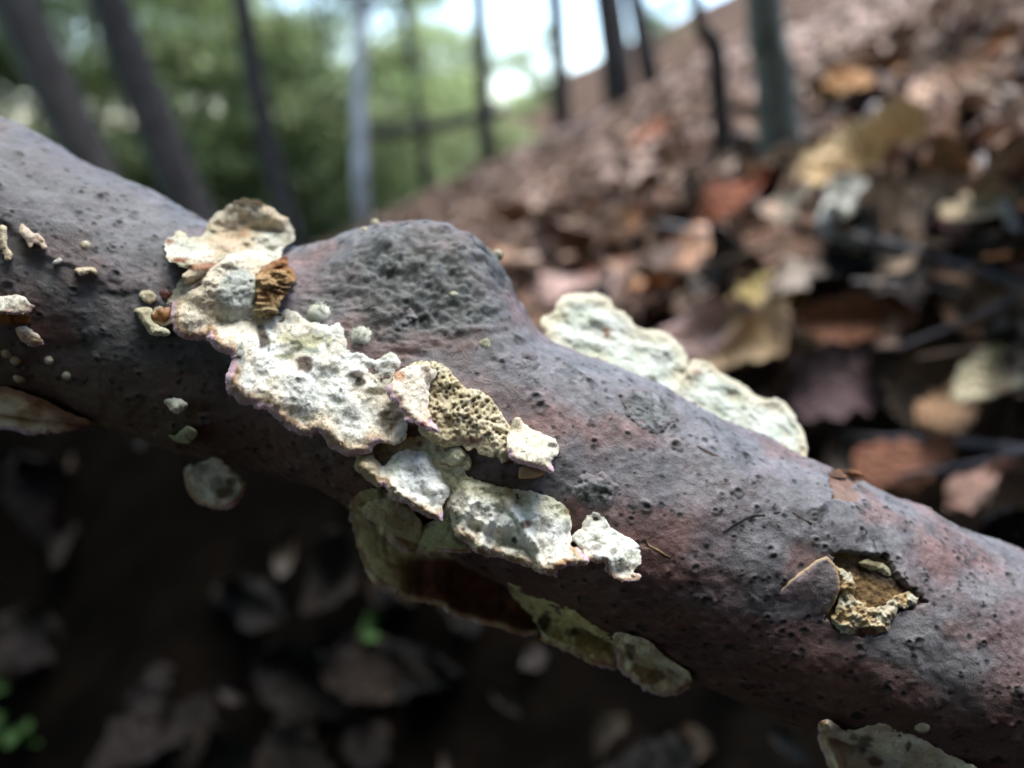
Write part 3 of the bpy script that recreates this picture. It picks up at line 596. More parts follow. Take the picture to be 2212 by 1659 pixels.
# ---- big shaded bracket hanging under the branch
p = build_patch(Z(3, [(215, 620, 4, 1), (255, 570, 3), (330, 538, 2), (430, 545, 0), (560, 640, -1), (700, 740, -2), (900, 820, -2), (1050, 880, -2), (1180, 960, -2.5), (1200, 1080, -2.5), (1190, 1200, -1), (1180, 1300, 2.5, 1), (1000, 1255, 4, 1), (880, 1215, 4, 1), (760, 1190, 4, 1), (680, 1135, 4, 1), (600, 1118, 4, 1),
    (520, 1110, 4, 1), (470, 1070, 4, 1), (400, 1040, 4, 1), (330, 1015, 4, 1), (310, 960, 4, 1), (270, 860, 4, 1), (240, 740, 4, 1)]), seed=25, ctrl=[(860, 1160, 3), (900, 1230, 1.0), (1000, 1290, 0), (1060, 1300, -1), (820, 1200, 3.0)], lump=0.6, lumpf=200, rag=4, thick=1.5, step=4.2)
c = fcol(p, (0.58, 0.53, 0.28), (0.54, 0.42, 0.24), 0.7, pinkw=0.5, tanw=12, creamw=15, alga=0.0)
und = sstep(825, 935, p['u'] + 0.25 * (p['v'] - 1200) + 10 * fbm(p['P0'] * 200, 2, 5)) * sstep(1190, 1215, p['v'])
c = mixc(c, gcol(p, (0.11, 0.045, 0.028)), und * sstep(4, 16, p['dl']))
zo = np.sin(p['dl'] / 9.0 + 2.5 * fbm(p['P0'] * 160, 2, 6))
c = mixc(c, (0.17, 0.085, 0.05), 0.6 * sstep(0.55, 0.95, zo) * (1 - und))
pz = build_patch(Z(3, [(280, 640, 5, 1), (330, 600, 4), (400, 575, 3), (520, 630, 3), (585, 690, 3), (590, 760, 4), (560, 850, 5.5), (530, 868, 6, 1), (480, 845, 6.5, 1), (420, 800, 6.5, 1), (370, 760, 6.5, 1), (355, 715, 6.5, 1), (300, 680, 6, 1)]), seed=26, lump=0.6, rag=3, thick=0.8, under=30)
cz = fcol(pz, (0.56, 0.50, 0.32), (0.42, 0.33, 0.20), 0.7, pinkw=2, tanw=8, creamw=12, alga=0.2)
fungus('bracket_fungus', 'large olive and brown zoned fungus bracket hanging under the branch, brown pore side showing', [(p, c, gcol(p)), (pz, cz, gcol(pz), ('upper_layer', 'upper_layer_underside'))])
p = build_patch(Z(3, [(1000, 990, 0), (1100, 1060, 1), (1180, 1090, 1.4), (1260, 1110, 1.5), (1330, 1150, 1.5), (1400, 1180, 1.5), (1450, 1220, 1.5), (1520, 1270, 1.5), (1570, 1290, 1.5), (1575, 1380, 3), (1590, 1450, 4.5, 1), (1500, 1440, 5, 1), (1420, 1420, 5, 1), (1330, 1365, 5, 1), (1250, 1335, 5, 1), (1190, 1315, 4.5, 1), (1180, 1250, 3), (1130, 1180, 2), (1050, 1090, 1)]),
    seed=27, ctrl=[(1220, 1360, 2.5)], lump=1.2, lumpf=300, fine=0.35, rag=4, thick=1.0)
fungus('bracket_fungus', 'dim olive fungus shelf under the branch between the zoned bracket and a cream one', [(p, fcol(p, (0.66, 0.58, 0.28), (0.54, 0.42, 0.20), 0.6, pinkw=2, tanw=14, creamw=22, alga=0.3, spots=[(1175, 1345, 16, 22, (0.06, 0.045, 0.03)), (1235, 1365, 16, 8, (0.12, 0.11, 0.06))]), gcol(p))])
p = build_patch(Z(3, [(1550, 1260, 3), (1600, 1262, 2), (1700, 1290, 2), (1790, 1350, 2), (1820, 1400, 2), (1880, 1430, 2), (1935, 1470, 2.5), (1948, 1520, 3.5), (1920, 1560, 5, 1), (1860, 1585, 6, 1), (1780, 1580, 6, 1), (1700, 1560, 6, 1), (1690, 1525, 6, 1), (1640, 1500, 6, 1), (1590, 1470, 6, 1), (1568, 1420, 5.5, 1), (1555, 1340, 4.5, 1)]),
    seed=28, ctrl=[(1395, 1415, 3.6), (1440, 1450, 3.8)], lump=1.2, lumpf=300, fine=0.35, rag=4, thick=0.9, under=40)
fungus('bracket_fungus', 'cream fungus shelf with brown pitted middle low on the branch', [(p, fcol(p, (0.82, 0.77, 0.54), CREAM, 0.5, pinkw=3, tanw=13, creamw=20, alga=0.4, spots=[(1408, 1462, 24, 16, (0.26, 0.16, 0.09)), (1360, 1405, 12, 20, (0.2, 0.16, 0.10)), (1378, 1448, 20, 14, (0.38, 0.27, 0.16))]), gcol(p))])

# ---- pale shelves on the far side of the branch
BK1 = (-0.0185, 1.05)
p = build_patch(Z(5, [(200, 405), (290, 400), (310, 350), (340, 290), (400, 260), (470, 245), (560, 255), (620, 270), (670, 300), (690, 350), (750, 370), (800, 410), (830, 470), (900, 490), (960, 490), (1030, 520), (1090, 555), (1140, 600), (1170, 680), (1185, 720), (1180, 760), (1150, 820), (1120, 960), (1000, 1010), (800, 900), (600, 800), (400, 700), (290, 600), (230, 500)]),
    seed=31, back=BK1, lump=1.3, lumpf=260, fine=0.3, rag=3, thick=2.5, ctrl=[(1300, 700, 2)])
top = 1 - sstep(0, 40, p['de'] + 16 * fbm(p['P0'] * 200, 3, 3)); c = fcol(p, (0.58, 0.61, 0.54), (0.44, 0.50, 0.38), 0.6, rim=False, alga=0.35, spots=[(1311, 721, 9, 12, (0.34, 0.17, 0.09)), (1262, 749, 6, 4, (0.1, 0.14, 0.11))])
c = mixc(c, (0.60, 0.53, 0.38), 0.75 * top)
fungus('bracket_fungus', 'pale green-white fungus bracket with rounded cream crest behind the branch, right of the hump', [(p, c, gcol(p, (0.4, 0.34, 0.22)))])
p = build_patch(Z(5, [(1170, 740), (1210, 690), (1280, 690), (1340, 730), (1400, 780), (1480, 830), (1560, 870), (1600, 910), (1680, 960), (1740, 940), (1800, 960), (1850, 1010), (1890, 1090), (1930, 1160), (1950, 1230), (1960, 1340), (1850, 1370), (1700, 1310), (1500, 1240), (1300, 1170), (1100, 1070), (1040, 960), (1100, 840)]),
    seed=32, back=BK1, lump=1.3, lumpf=260, fine=0.3, rag=3, thick=2.5)
top = 1 - sstep(0, 36, p['de'] + 16 * fbm(p['P0'] * 200, 3, 3)); c = fcol(p, (0.58, 0.61, 0.54), (0.41, 0.48, 0.37), 0.6, rim=False, alga=0.4, spots=[(1503, 804, 16, 7, (0.34, 0.20, 0.15))])
c = mixc(c, (0.58, 0.51, 0.36), 0.75 * top)
fungus('bracket_fungus', 'long scalloped pale fungus bracket running downhill behind the branch', [(p, c, gcol(p, (0.4, 0.34, 0.22)))])

# ---- fungi on the dark left part
p = build_patch(Z(7, [(-30, 120, 3), (0, 110, 3), (60, 105, 3), (110, 95, 3), (160, 115, 3), (190, 150, 3.5), (235, 180, 4.5), (205, 200, 5, 1), (195, 225, 5.5, 1), (120, 232, 6, 1), (60, 228, 6, 1), (0, 225, 6, 1), (-30, 220, 6, 1)]), seed=41, ctrl=[(30, 655, 5)], lump=0.8, rag=3, thick=0.8, under=25)
pg = build_patch(Z(7, [(-30, 215, 3), (60, 222, 3.5), (130, 226, 3.5), (198, 222, 3.5), (195, 290, 1.5), (140, 285, 1.5), (60, 300, 1.2), (-30, 290, 1)]), seed=42, lump=0.3, rag=2, thick=1)
cg = mixc((0.36, 0.16, 0.05), (0.22, 0.09, 0.03), 0.5 + 0.8 * vnoise(pg['P0'] * np.array([1600, 1600, 200]), 3))
fungus('bracket_fungus', 'small white-capped fungus with orange-brown teeth beneath, at the broken bark edge', [(p, fcol(p, (0.66, 0.64, 0.55), CREAM, 0.4, pinkw=4, tanw=8, creamw=10, alga=0.0), gcol(p)), (pg, cg, cg, ('teeth', 'teeth_back'))])
p = build_patch(Z(7, [(90, 320, 3), (130, 300, 3), (180, 310, 3), (230, 350, 3), (280, 390, 3.5), (292, 430, 4, 1), (230, 447, 4.5, 1), (170, 425, 4.5, 1), (130, 390, 4, 1)]), seed=43, lump=0.6, rag=3)
fungus('bracket_fungus', 'little buff fungus with brown underside just beneath the white-capped one', [(p, fcol(p, (0.55, 0.47, 0.36), CREAM, 0.5, pinkw=4, tanw=22, creamw=26, alga=0.1), gcol(p))])
p = build_patch(Z(7, [(-40, 690, 1), (0, 700, 1), (60, 705, 1), (130, 730, 1), (210, 760, 1), (290, 790, 1), (340, 820, 1.2), (400, 850, 1.2), (470, 880, 1.5), (540, 905, 2), (600, 930, 3.5), (560, 962, 5.5, 1), (480, 990, 9, 1), (400, 1000, 11, 1), (300, 1005, 12, 1), (200, 1020, 12, 1), (120, 1000, 12, 1), (60, 980, 12, 1), (-40, 985, 12, 1)]),
    seed=44, ctrl=[(60, 880, 6), (120, 915, 6.5)], lump=0.45, lumpf=220, rag=2, thick=0.9, under=60)
c = fcol(p, (0.80, 0.68, 0.48), (0.82, 0.76, 0.60), 0.6, pinkw=6, tanw=7, creamw=10, alga=0.1)
c = mixc(c, (0.33, 0.15, 0.09), 0.85 * (1 - sstep(8, 34, p['v'] - np.interp(p['u'], [0, 20, 43, 70, 96, 112, 132, 155, 178, 200], [835, 836, 845, 855, 865, 875, 884, 895, 903, 911]) + 8 * fbm(p['P0'] * 300, 2, 4))))
fungus('bracket_fungus', 'buff crescent-shaped fungus shelf with rusty upper edge, alone on the dark bark', [(p, c, gcol(p, (0.16, 0.035, 0.035)))])
small = [
 (45, 7, [(1060, 785, 2), (1120, 775, 2), (1190, 780, 2), (1235, 815, 3), (1210, 850, 4, 1), (1150, 885, 4, 1), (1110, 850, 4, 1)], (0.48, 0.50, 0.42), 'bracket_fungus', 'thumbnail-shaped pale fungus cap on the dark lower bark'),
 (46, 7, [(1190, 970, 2), (1240, 958, 2), (1297, 1000, 2), (1280, 1042, 3), (1220, 1072, 3), (1150, 1067, 3), (1093, 1008, 2), (1150, 1020, 2)], (0.42, 0.45, 0.30), 'fungus_cushion', 'greenish fungus scrap between the thumbnail-shaped cap and the hanging disc'),
 (48, 1, [(-10, 900, 1), (50, 895, 1), (60, 960, 1.5), (45, 1050, 1.5), (92, 1100, 2), (90, 1150, 2), (40, 1165, 2), (25, 1090, 1.5), (-10, 1060, 1)], (0.56, 0.48, 0.34), 'fungus_crust', 'narrow cream fungus strip running down beside the torn bark edge'),
 (49, 1, [(130, 905, 1), (160, 878, 1), (205, 920, 1.5), (250, 950, 1.5), (322, 990, 2), (348, 1060, 2), (310, 1082, 2), (262, 1010, 1.5), (220, 1072, 2), (165, 990, 1.5)], (0.58, 0.48, 0.38), 'fungus_crust', 'pinkish cream fungus crust with crumbled notched edge on bluish bark'),
 (50, 1, [(388, 1155, 1), (425, 1135, 1), (455, 1145, 1), (440, 1182, 1.5), (400, 1187, 1.5)], (0.55, 0.58, 0.55), 'fungus_crust', 'tiny bluish white fungus fleck on the torn bark edge'),
 (51, 1, [(525, 1212, 1), (600, 1193, 1), (692, 1198, 1.4), (722, 1252, 1.5), (640, 1240, 1.5), (580, 1272, 2)], (0.55, 0.46, 0.32), 'fungus_crust', 'small cream wedge of fungus farther along the torn bark edge'),
 (52, 7, [(868, 192, 1), (935, 178, 1), (998, 190, 1), (985, 240, 1.5), (1010, 290, 1.5), (1100, 318, 2), (1125, 372, 2.5), (1000, 375, 2), (945, 310, 1.5), (900, 232, 1.2)], (0.52, 0.51, 0.38), 'fungus_crust', 'crumbly cream fungus patch beside the orange beads'),
 (53, 7, [(900, 78, 1), (960, 68, 1), (1035, 92, 1), (1010, 152, 1.5), (925, 145, 1.5)], (0.48, 0.43, 0.30), 'fungus_crust', 'loose tan fungus crumb above the orange bead'),
]
for (sd_, z, poly, colr, nm, lab) in small:
    p = build_patch(Z(z, poly), seed=sd_, lump=0.7, lumpf=380, rag=2.5, thick=0.7, under=20, step=2.8)
    fungus(nm, lab, [(p, fcol(p, colr, np.array(colr) * np.array([0.85, 0.75, 0.6]), 0.6, pinkw=2, tanw=5, creamw=8, alga=0.15), gcol(p))])
p = build_patch(Z(7, [(1210, 1220, 2), (1330, 1200, 1), (1390, 1162, 0), (1450, 1180, 0), (1480, 1220, 1), (1540, 1260, 1), (1622, 1330, 2), (1590, 1410, 3, 1), (1520, 1490, 3.5, 1), (1440, 1512, 4, 1), (1350, 1490, 4, 1), (1270, 1450, 4, 1), (1230, 1380, 4, 1), (1200, 1290, 3, 1)]),
    seed=47, lump=0.9, lumpf=230, rag=3, thick=1.4)
fungus('bracket_fungus', 'mottled grey-green fungus disc hanging from the underside of the branch', [(p, fcol(p, (0.80, 0.78, 0.66), (0.52, 0.50, 0.38), 0.8, pinkw=3, tanw=10, creamw=14, alga=0.7, spots=[(487, 1065, 22, 16, (0.24, 0.18, 0.12)), (500, 1040, 14, 10, (0.2, 0.18, 0.12))]), gcol(p))])
p = build_patch(Z(6, [(540, 1420, 5, 1), (580, 1418, 3), (640, 1468, 2), (700, 1470, 1.5), (770, 1448, 1), (860, 1438, 1), (912, 1470, 1), (950, 1490, 1), (1040, 1512, 1), (1110, 1560, 1), (1180, 1600, 1.5), (1232, 1622, 2), (1320, 1660, 3), (1330, 1760, 5), (620, 1760, 8, 1), (572, 1625, 8, 1), (540, 1560, 7.5, 1), (518, 1480, 6.5, 1)]),
    seed=54, ctrl=[(1850, 1600, 4), (1930, 1630, 3.5)], lump=1.2, lumpf=240, rag=3, thick=1.0, under=40, ridge=0.8)
fungus('bracket_fungus', 'cream and brown folded fungus shelf under the low end of the branch', [(p, fcol(p, (0.78, 0.73, 0.60), (0.62, 0.48, 0.34), 0.7, pinkw=5, tanw=16, creamw=24, alga=0.2, spots=[(1865, 1610, 18, 26, (0.17, 0.13, 0.10)), (1962, 1612, 8, 20, (0.16, 0.15, 0.10)), (1895, 1645, 22, 12, (0.2, 0.11, 0.05)), (1845, 1590, 14, 12, (0.2, 0.16, 0.13))]), gcol(p))])

# ------------------------------------------------------------------ branch parts: scars, torn bark, exposed wood, lenticels
SCARS = [Z(4, [(1660, 1300), (1690, 1210), (1760, 1150), (1840, 1140), (1915, 1190), (1925, 1260), (1880, 1340), (1780, 1365), (1690, 1360)]),
         Z(5, [(700, 880), (780, 865), (900, 870), (1010, 890), (1090, 930), (1145, 1040), (1090, 1090), (1000, 1175), (900, 1190), (830, 1140), (770, 1060), (760, 980)]),
         Z(5, [(400, 1560), (430, 1470), (520, 1420), (640, 1440), (730, 1500), (740, 1590), (660, 1650), (520, 1660), (440, 1640)]),
         Z(4, [(800, 880), (830, 800), (900, 770), (970, 790), (985, 850), (930, 920), (860, 940), (810, 930)]),
         Z(4, [(1640, 1110), (1690, 1070), (1720, 1100), (1680, 1140)]), Z(4, [(1740, 1090), (1800, 1060), (1860, 1090), (1870, 1130), (1800, 1135), (1750, 1130)])]
for k, sc in enumerate(SCARS):
    p = build_patch([(a, b, 0.30) for a, b in sc], seed=60 + k, lump=0.22, lumpf=900, fine=0.24, rag=7, thick=0.5, rnd=0.45, step=2.4)
    c = mixc((0.07, 0.075, 0.07), (0.20, 0.205, 0.20), 0.5 + 0.8 * fbm(p['P0'] * 700, 3, k))
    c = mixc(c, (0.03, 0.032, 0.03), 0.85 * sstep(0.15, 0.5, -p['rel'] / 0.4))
    c = mixc(c, (0.19, 0.165, 0.17), 0.8 * (1 - sstep(2, 16, p['de'] + 8 * fbm(p['P0'] * 500, 2, k + 3))))
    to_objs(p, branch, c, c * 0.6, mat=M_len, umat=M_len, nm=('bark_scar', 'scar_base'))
# exposed wood in the hole
cx = np.mean([a for a, b in HOLE]); cy = np.mean([b for a, b in HOLE])
p = build_patch([(cx + (a - cx) * 1.04, cy + (b - cy) * 1.04, -1.2) for a, b in HOLE], seed=71, lump=0.4, lumpf=420, fine=0.2, rag=2, thick=0.5, rnd=0.0, step=2.6)
w = p['P0'] @ np.array([0.45, 0.1, 1.0])
str_ = vnoise(np.stack([w * 1900, p['P0'][:, 0] * 120, 0 * w], 1), 3)
c = mixc((0.06, 0.032, 0.014), (0.30, 0.19, 0.085), 0.5 + 0.9 * str_)
c = mixc(c, (0.04, 0.028, 0.018), 0.8 * (1 - sstep(8, 16, np.abs(p['v'] - np.interp(p['u'], [1800, 1985], [1215, 1270])))))
to_objs(p, branch, c, c * 0.6, mat=M_wood, umat=M_wood, nm=('exposed_wood', 'wood_base'))
CRUMB = Z(6, [(610, 640, 0), (650, 680, 0), (700, 700, 0.2), (722, 745, 0.3), (700, 800, 0.3), (720, 830, 0.3), (780, 870, 0.4), (850, 860, 0.3), (900, 820, 0.2), (950, 780, 0), (1030, 810, 0.2), (1000, 850, 0.3), (900, 890, 0.4), (885, 975, 0.4), (830, 1005, 0.4), (720, 1000, 0.5), (640, 1000, 0.5), (585, 940, 0.4), (620, 860, 0.3), (640, 780, 0), (610, 700, 0)])
p = build_patch(CRUMB, seed=72, lump=0.5, lumpf=500, fine=0.55, rag=6, thick=0.6, step=2.2)
c = mixc((0.46, 0.32, 0.15), (0.58, 0.55, 0.42), 0.5 + 0.9 * fbm(p['P0'] * 600, 3, 2))
c = mixc(c, (0.17, 0.045, 0.03), 0.9 * (1 - sstep(0.8, 1.15, np.hypot((p['u'] - 1872) / 26, (p['v'] - 1368) / 14))))
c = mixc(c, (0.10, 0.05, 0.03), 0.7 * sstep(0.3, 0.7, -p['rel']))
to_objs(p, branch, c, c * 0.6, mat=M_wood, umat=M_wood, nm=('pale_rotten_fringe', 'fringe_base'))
p = build_patch(Z(6, [(725, 650, -0.4), (750, 625, -0.3), (800, 640, -0.2), (850, 650, -0.2), (890, 700, -0.3), (880, 725, -0.4), (820, 690, -0.3), (760, 670, -0.4)]), seed=73, lump=0.4, lumpf=700, rag=3, thick=0.6, step=2.4)
to_objs(p, branch, mixc((0.22, 0.19, 0.10), (0.42, 0.40, 0.27), 0.5 + fbm(p['P0'] * 600, 2, 3)), np.tile((0.1, 0.08, 0.05), (len(p['u']), 1)), mat=M_wood, umat=M_wood, nm=('pale_rotten_fringe', 'fringe_base'))
# loosened bark flap left of the hole
p = build_patch(Z(6, [(285, 832, 0.1, 1), (340, 775, 0.5, 1), (420, 705, 0.7, 1), (500, 650, 0.8, 1), (565, 605, 0.9, 1), (600, 640, 0.8, 1), (640, 720, 0.8, 1), (635, 790, 0.7, 1), (600, 860, 0.3, 1), (560, 930, -0.4), (450, 930, -0.6), (350, 890, -0.6)]), seed=74, lump=0.12, fine=0.08, rag=1.5, thick=0.4, under=14, step=2.8, roll=0, frill=0.15)
c = mixc((0.19, 0.14, 0.14), (0.15, 0.13, 0.13), 0.5 + fbm(p['P0'] * 300, 3, 7)) * (1 + 0.2 * fbm(p['P0'] * 1300, 2, 3))[:, None]
c = mixc(c, (0.42, 0.30, 0.14), 0.85 * (1 - sstep(2, 7, p['dl'])))
to_objs(p, branch, c, np.tile((0.38, 0.24, 0.10), (len(p['u']), 1)), mat=M_bark, umat=M_wood, nm=('bark_flap', 'bark_flap_inner'))
def ribbon(pts, w, seed, c1, c2, nm, lift=0.12):
    pts = np.array(pts, float); t = np.gradient(pts, axis=0); t /= np.linalg.norm(t, axis=1)[:, None]; nrm_ = np.stack([-t[:, 1], t[:, 0]], 1)
    k = np.sin(np.linspace(0.15, math.pi - 0.15, len(pts)))[:, None] * w
    poly = [(a, b, lift) for a, b in pts + nrm_ * k] + [(a, b, lift) for a, b in (pts - nrm_ * k)[::-1]]
    p = build_patch(poly, seed=seed, lump=0.05, fine=0.08, rag=1.2, thick=0.3, rnd=0.1, step=2.0)
    to_objs(p, branch, mixc(c1, c2, 0.5 + fbm(p['P0'] * 900, 2, 3)), np.tile(c1, (len(p['u']), 1)), mat=M_len, umat=M_len, nm=(nm, nm + '_base'))
ribbon(Z(6, [(60, 490), (130, 448), (200, 412), (280, 414), (335, 396), (400, 397), (450, 428), (520, 468), (560, 520)]), 2.6, 75, (0.022, 0.016, 0.014), (0.07, 0.045, 0.03), 'bark_crack')
ribbon(Z(6, [(640, 1140), (700, 1165), (760, 1140), (790, 1090)]), 2.0, 77, (0.05, 0.045, 0.045), (0.10, 0.09, 0.09), 'bark_crack')
ribbon(Z(3, [(1715, 795), (1730, 830), (1775, 850), (1810, 875), (1840, 885)]), 2.6, 78, (0.25, 0.17, 0.08), (0.45, 0.34, 0.18), 'bark_sliver', 0.25)
ribbon(Z(5, [(1230, 1250), (1290, 1285), (1350, 1310), (1400, 1325)]), 3.0, 79, (0.05, 0.035, 0.03), (0.12, 0.08, 0.06), 'bark_crack')
# torn rim of the wound above
p = build_patch(Z(6, [(582, 200, 0.4), (640, 183, 0.6), (720, 192, 0.6), (765, 215, 0.5), (720, 225, 0.3), (660, 222, 0.3), (610, 235, 0.3)]), seed=76, lump=0.2, rag=2, thick=0.5, step=2.6)
to_objs(p, branch, mixc((0.10, 0.05, 0.03), (0.25, 0.12, 0.05), 0.5 + fbm(p['P0'] * 600, 2, 3)), np.tile((0.1, 0.05, 0.03), (len(p['u']), 1)), mat=M_wood, umat=M_wood, nm=('torn_bark_rim', 'torn_bark_rim_base'))

def lenticel_mesh(seed, ringed):
    r_ = np.random.default_rng(seed); V = []; F = []; C = []
    prof = [(1.15, -0.35), (1.0, 0.06), (0.82, 0.24), (0.60, 0.30), (0.42, 0.10), (0.25, -0.10)] if ringed else [(1.2, -0.35), (1.0, 0.05), (0.85, 0.16), (0.6, 0.28), (0.35, 0.30), (0.15, 0.26)]; n = 14
    wob = 1 + 0.16 * np.array([math.sin(2 * math.pi * k / n * 2 + r_.uniform(0, 6)) for k in range(n)]) + r_.normal(0, 0.05, n)
    for (rr, h) in prof:
        for k in range(n):
            a = 2 * math.pi * k / n; q = rr * wob[k]
            V.append((q * math.cos(a), q * math.sin(a), h * (1 + r_.normal(0, 0.15))))
            g = r_.uniform(0.8, 1.2)
            C.append(np.array((0.085, 0.08, 0.08)) * g * (1 if ringed else 0.45) if h > 0.2 else (np.array((0.05, 0.047, 0.047)) * g if rr > 0.9 else np.array((0.012, 0.011, 0.011))))
    V.append((0, 0, -0.12 if ringed else 0.2)); C.append((0.015, 0.014, 0.014))
    for a in range(len(prof) - 1):
        for k in range(n): F.append((a * n + k, a * n + (k + 1) % n, (a + 1) * n + (k + 1) % n, (a + 1) * n + k))
    for k in range(n): F.append(((len(prof) - 1) * n + k, (len(prof) - 1) * n + (k + 1) % n, len(V) - 1))
    o = mesh_obj('lenticel', V, F, M_len, None, np.array(C)); me = o.data; bpy.data.objects.remove(o); return me
LEN = [lenticel_mesh(s, s % 5 < 2) for s in range(10)]
cnt = 0; tries = 0
mu, mv = np.meshgrid(np.arange(0, 2260, 5.0), np.arange(0, 1680, 5.0)); MASK = np.zeros(mu.shape, bool)
for pp in PATCHES: MASK |= inpoly(pp, mu, mv)
clus = [(rng.uniform(380, 2230), rng.uniform(440, 1650)) for _ in range(45)]
while cnt < 290 and tries < 9000:
    tries += 1
    if rng.random() < 0.25: u, v = rng.normal(930, 150), rng.normal(600, 90)
    elif rng.random() < 0.5: u, v = np.array(clus[rng.integers(45)]) + rng.normal(0, 28, 2)
    else: u, v = rng.uniform(20, 2230), rng.uniform(300, 1650)
    if not (0 <= u < 2255 and 0 <= v < 1675) or MASK[int(v / 5), int(u / 5)]: continue
    q, nn = surf_point(u, v)
    if q is None or nn @ (CAM - q) / np.linalg.norm(CAM - q) < 0.12: continue
    t = AXI[500, :3] - AXI[300, :3]; t /= np.linalg.norm(t); x = np.cross(nn, t); x /= np.linalg.norm(x); y = np.cross(nn, x)
    s = min(0.0012, 0.00046 * math.exp(rng.normal(0, 0.42))); a = rng.uniform(1.0, 1.9); ang = rng.normal(0.3, 0.5)
    x2 = x * math.cos(ang) + y * math.sin(ang); y2 = np.cross(nn, x2)
    o = bpy.data.objects.new('lenticel', LEN[cnt % 10]); COL.objects.link(o); o.parent = branch
    M = Matrix.Identity(4); hgt = s * rng.uniform(0.9, 1.4)
    for i in range(3): M[i][0] = x2[i] * s * a; M[i][1] = y2[i] * s; M[i][2] = nn[i] * hgt; M[i][3] = (q + nn * 0.00006 - BLOC)[i]
    o.matrix_local = M; cnt += 1

# ------------------------------------------------------------------ fuzzy balls and beads
def sphere_dirs(n, m):
    a, b = np.meshgrid(np.linspace(0, math.pi, m + 1), np.arange(n) * 2 * math.pi / n, indexing='ij'); a = a.ravel(); b = b.ravel()
    return np.stack([np.sin(a) * np.cos(b), np.sin(a) * np.sin(b), np.cos(a)], 1)
def fuzzy_ball(u, v, rpx, label, seed, name='fuzzy_ball', mat=M_fuzz, group='fuzzy balls on the bark'):
    q, nn = surf_point(u, v)
    if q is None:
        d, ra = axis_depth(np.array([float(u)]), np.array([float(v)])); q = at(np.array([u]), np.array([v]), d - 0.1 * ra)[0]; nn = UP
        r = rpx / FPX * 0.115; q = q - UP * r * 0.6
    else: r = rpx / FPX * np.linalg.norm(q - CAM) * 0.97
    c = q + nn * r * 0.55
    r_ = np.random.default_rng(seed); V = []; F = []
    n = 26; m = 16                                   # lumpy body
    D_ = sphere_dirs(n, m); V = list(D_ * (r * 0.90 * (1 + 0.10 * vnoise(D_ * 1.8 + seed, 4) + 0.025 * r_.normal(size=len(D_))))[:, None])
    for i in range(m):
        for k in range(n): F.append((i * n + k, (i + 1) * n + k, (i + 1) * n + (k + 1) % n, i * n + (k + 1) % n))
    for k in range(900):                             # bristles
        d = r_.normal(size=3); d /= np.linalg.norm(d); t = np.cross(d, r_.normal(size=3)); t /= np.linalg.norm(t)
        b = d * r * 0.82; w = r * 0.028; i0 = len(V); s2 = np.cross(d, t)
        V += [b + t * w, b - t * 0.5 * w + s2 * 0.87 * w, b - t * 0.5 * w - s2 * 0.87 * w, d * r * r_.uniform(0.95, 1.2) + t * r * r_.uniform(-.08, .08)]
        F += [(i0, i0 + 1, i0 + 3), (i0 + 1, i0 + 2, i0 + 3), (i0 + 2, i0, i0 + 3)]
    o = mesh_obj(name, np.array(V), F, mat, smooth=True); o.location = c
    tag(o, label, 'fungus', group); return o
M_fz2 = plain_mat('fuzzy_cream', (0.45, 0.40, 0.27), (0.62, 0.58, 0.44), 700, 0.95, spec=0.1)
M_fz3 = plain_mat('fuzzy_olive', (0.34, 0.34, 0.24), (0.52, 0.51, 0.38), 700, 0.95, spec=0.1)
for k, (z, x, y, r, lab, m) in enumerate([
    (4, 282, 795, 82, 'round fuzzy grey-green ball touching the upper edge of the white sheet', M_fuzz), (4, 588, 972, 84, 'bristly grey-green ball on bark, with shaggy spikes', M_fuzz), (4, 1490, 1020, 52, 'fuzzy olive ball on bark below the hump, beside a dark wart', M_fz3),
    (4, 1262, 668, 40, 'small yellowish fuzzy ball half sunk in the rough hump', M_fz3), (4, 1585, 372, 32, 'pale fuzzy bead on the steep flank of the hump', M_fz2), (4, 612, 188, 24, 'tiny cream bead at the foot of the hump crest', M_fz2), (4, 694, 148, 28, 'tiny cream bead higher on the hump crest', M_fz2),
    (1, 620, 1040, 28, 'whitish bead on smooth bluish bark between crust and tuft', M_fz2), (7, 120, 655, 26, 'round white bead above the buff crescent shelf', M_fz2), (7, 430, 635, 22, 'yellow-green bead on the dark bark', M_fz3), (2, 1715, 1335, 70, 'grey felted knob at the end of the white sheet', M_fuzz),
    (6, 1045, 1462, 26, 'pale round fungus button above the folded shelf', M_fz2), (7, 35, 490, 22, 'pinkish bead below the buff fungus', M_fz2), (7, 95, 535, 24, 'pinkish double bead beside the dark bark streak', M_fz2), (7, 315, 535, 20, 'cream speck at the end of the dark bark streak', M_fz2)]):
    u, v = Z(z, [(x, y)])[0]
    fuzzy_ball(u, v, 1.3 * r * ZM[z][2], lab, 100 + k, mat=m)
M_or = plain_mat('orange_bead', (0.20, 0.08, 0.02), (0.34, 0.16, 0.05), 500, 0.5, spec=0.4); M_rd = plain_mat('red_bead', (0.05, 0.015, 0.01), (0.13, 0.04, 0.02), 500, 0.5, spec=0.4)
def bead(u, v, rpx, mat, label, seed):
    q, nn = surf_point(u, v); r = rpx / FPX * np.linalg.norm(q - CAM); V = []; F = []; n, m = 24, 14
    D_ = sphere_dirs(n, m); V = D_ * (r * (1 + 0.25 * vnoise(D_ * 1.6 + seed, 4) + 0.12 * vnoise(D_ * 5 + seed, 5)))[:, None]
    for i in range(m):
        for k in range(n): F.append((i * n + k, (i + 1) * n + k, (i + 1) * n + (k + 1) % n, i * n + (k + 1) % n))
    o = mesh_obj('fungus_bead', np.array(V), F, mat); o.location = q + nn * r * 0.45; tag(o, label, 'fungus')
bead(*Z(7, [(1062, 232)])[0], 20, M_or, 'orange-brown wrinkled bead beside the fan-shaped arch', 3)
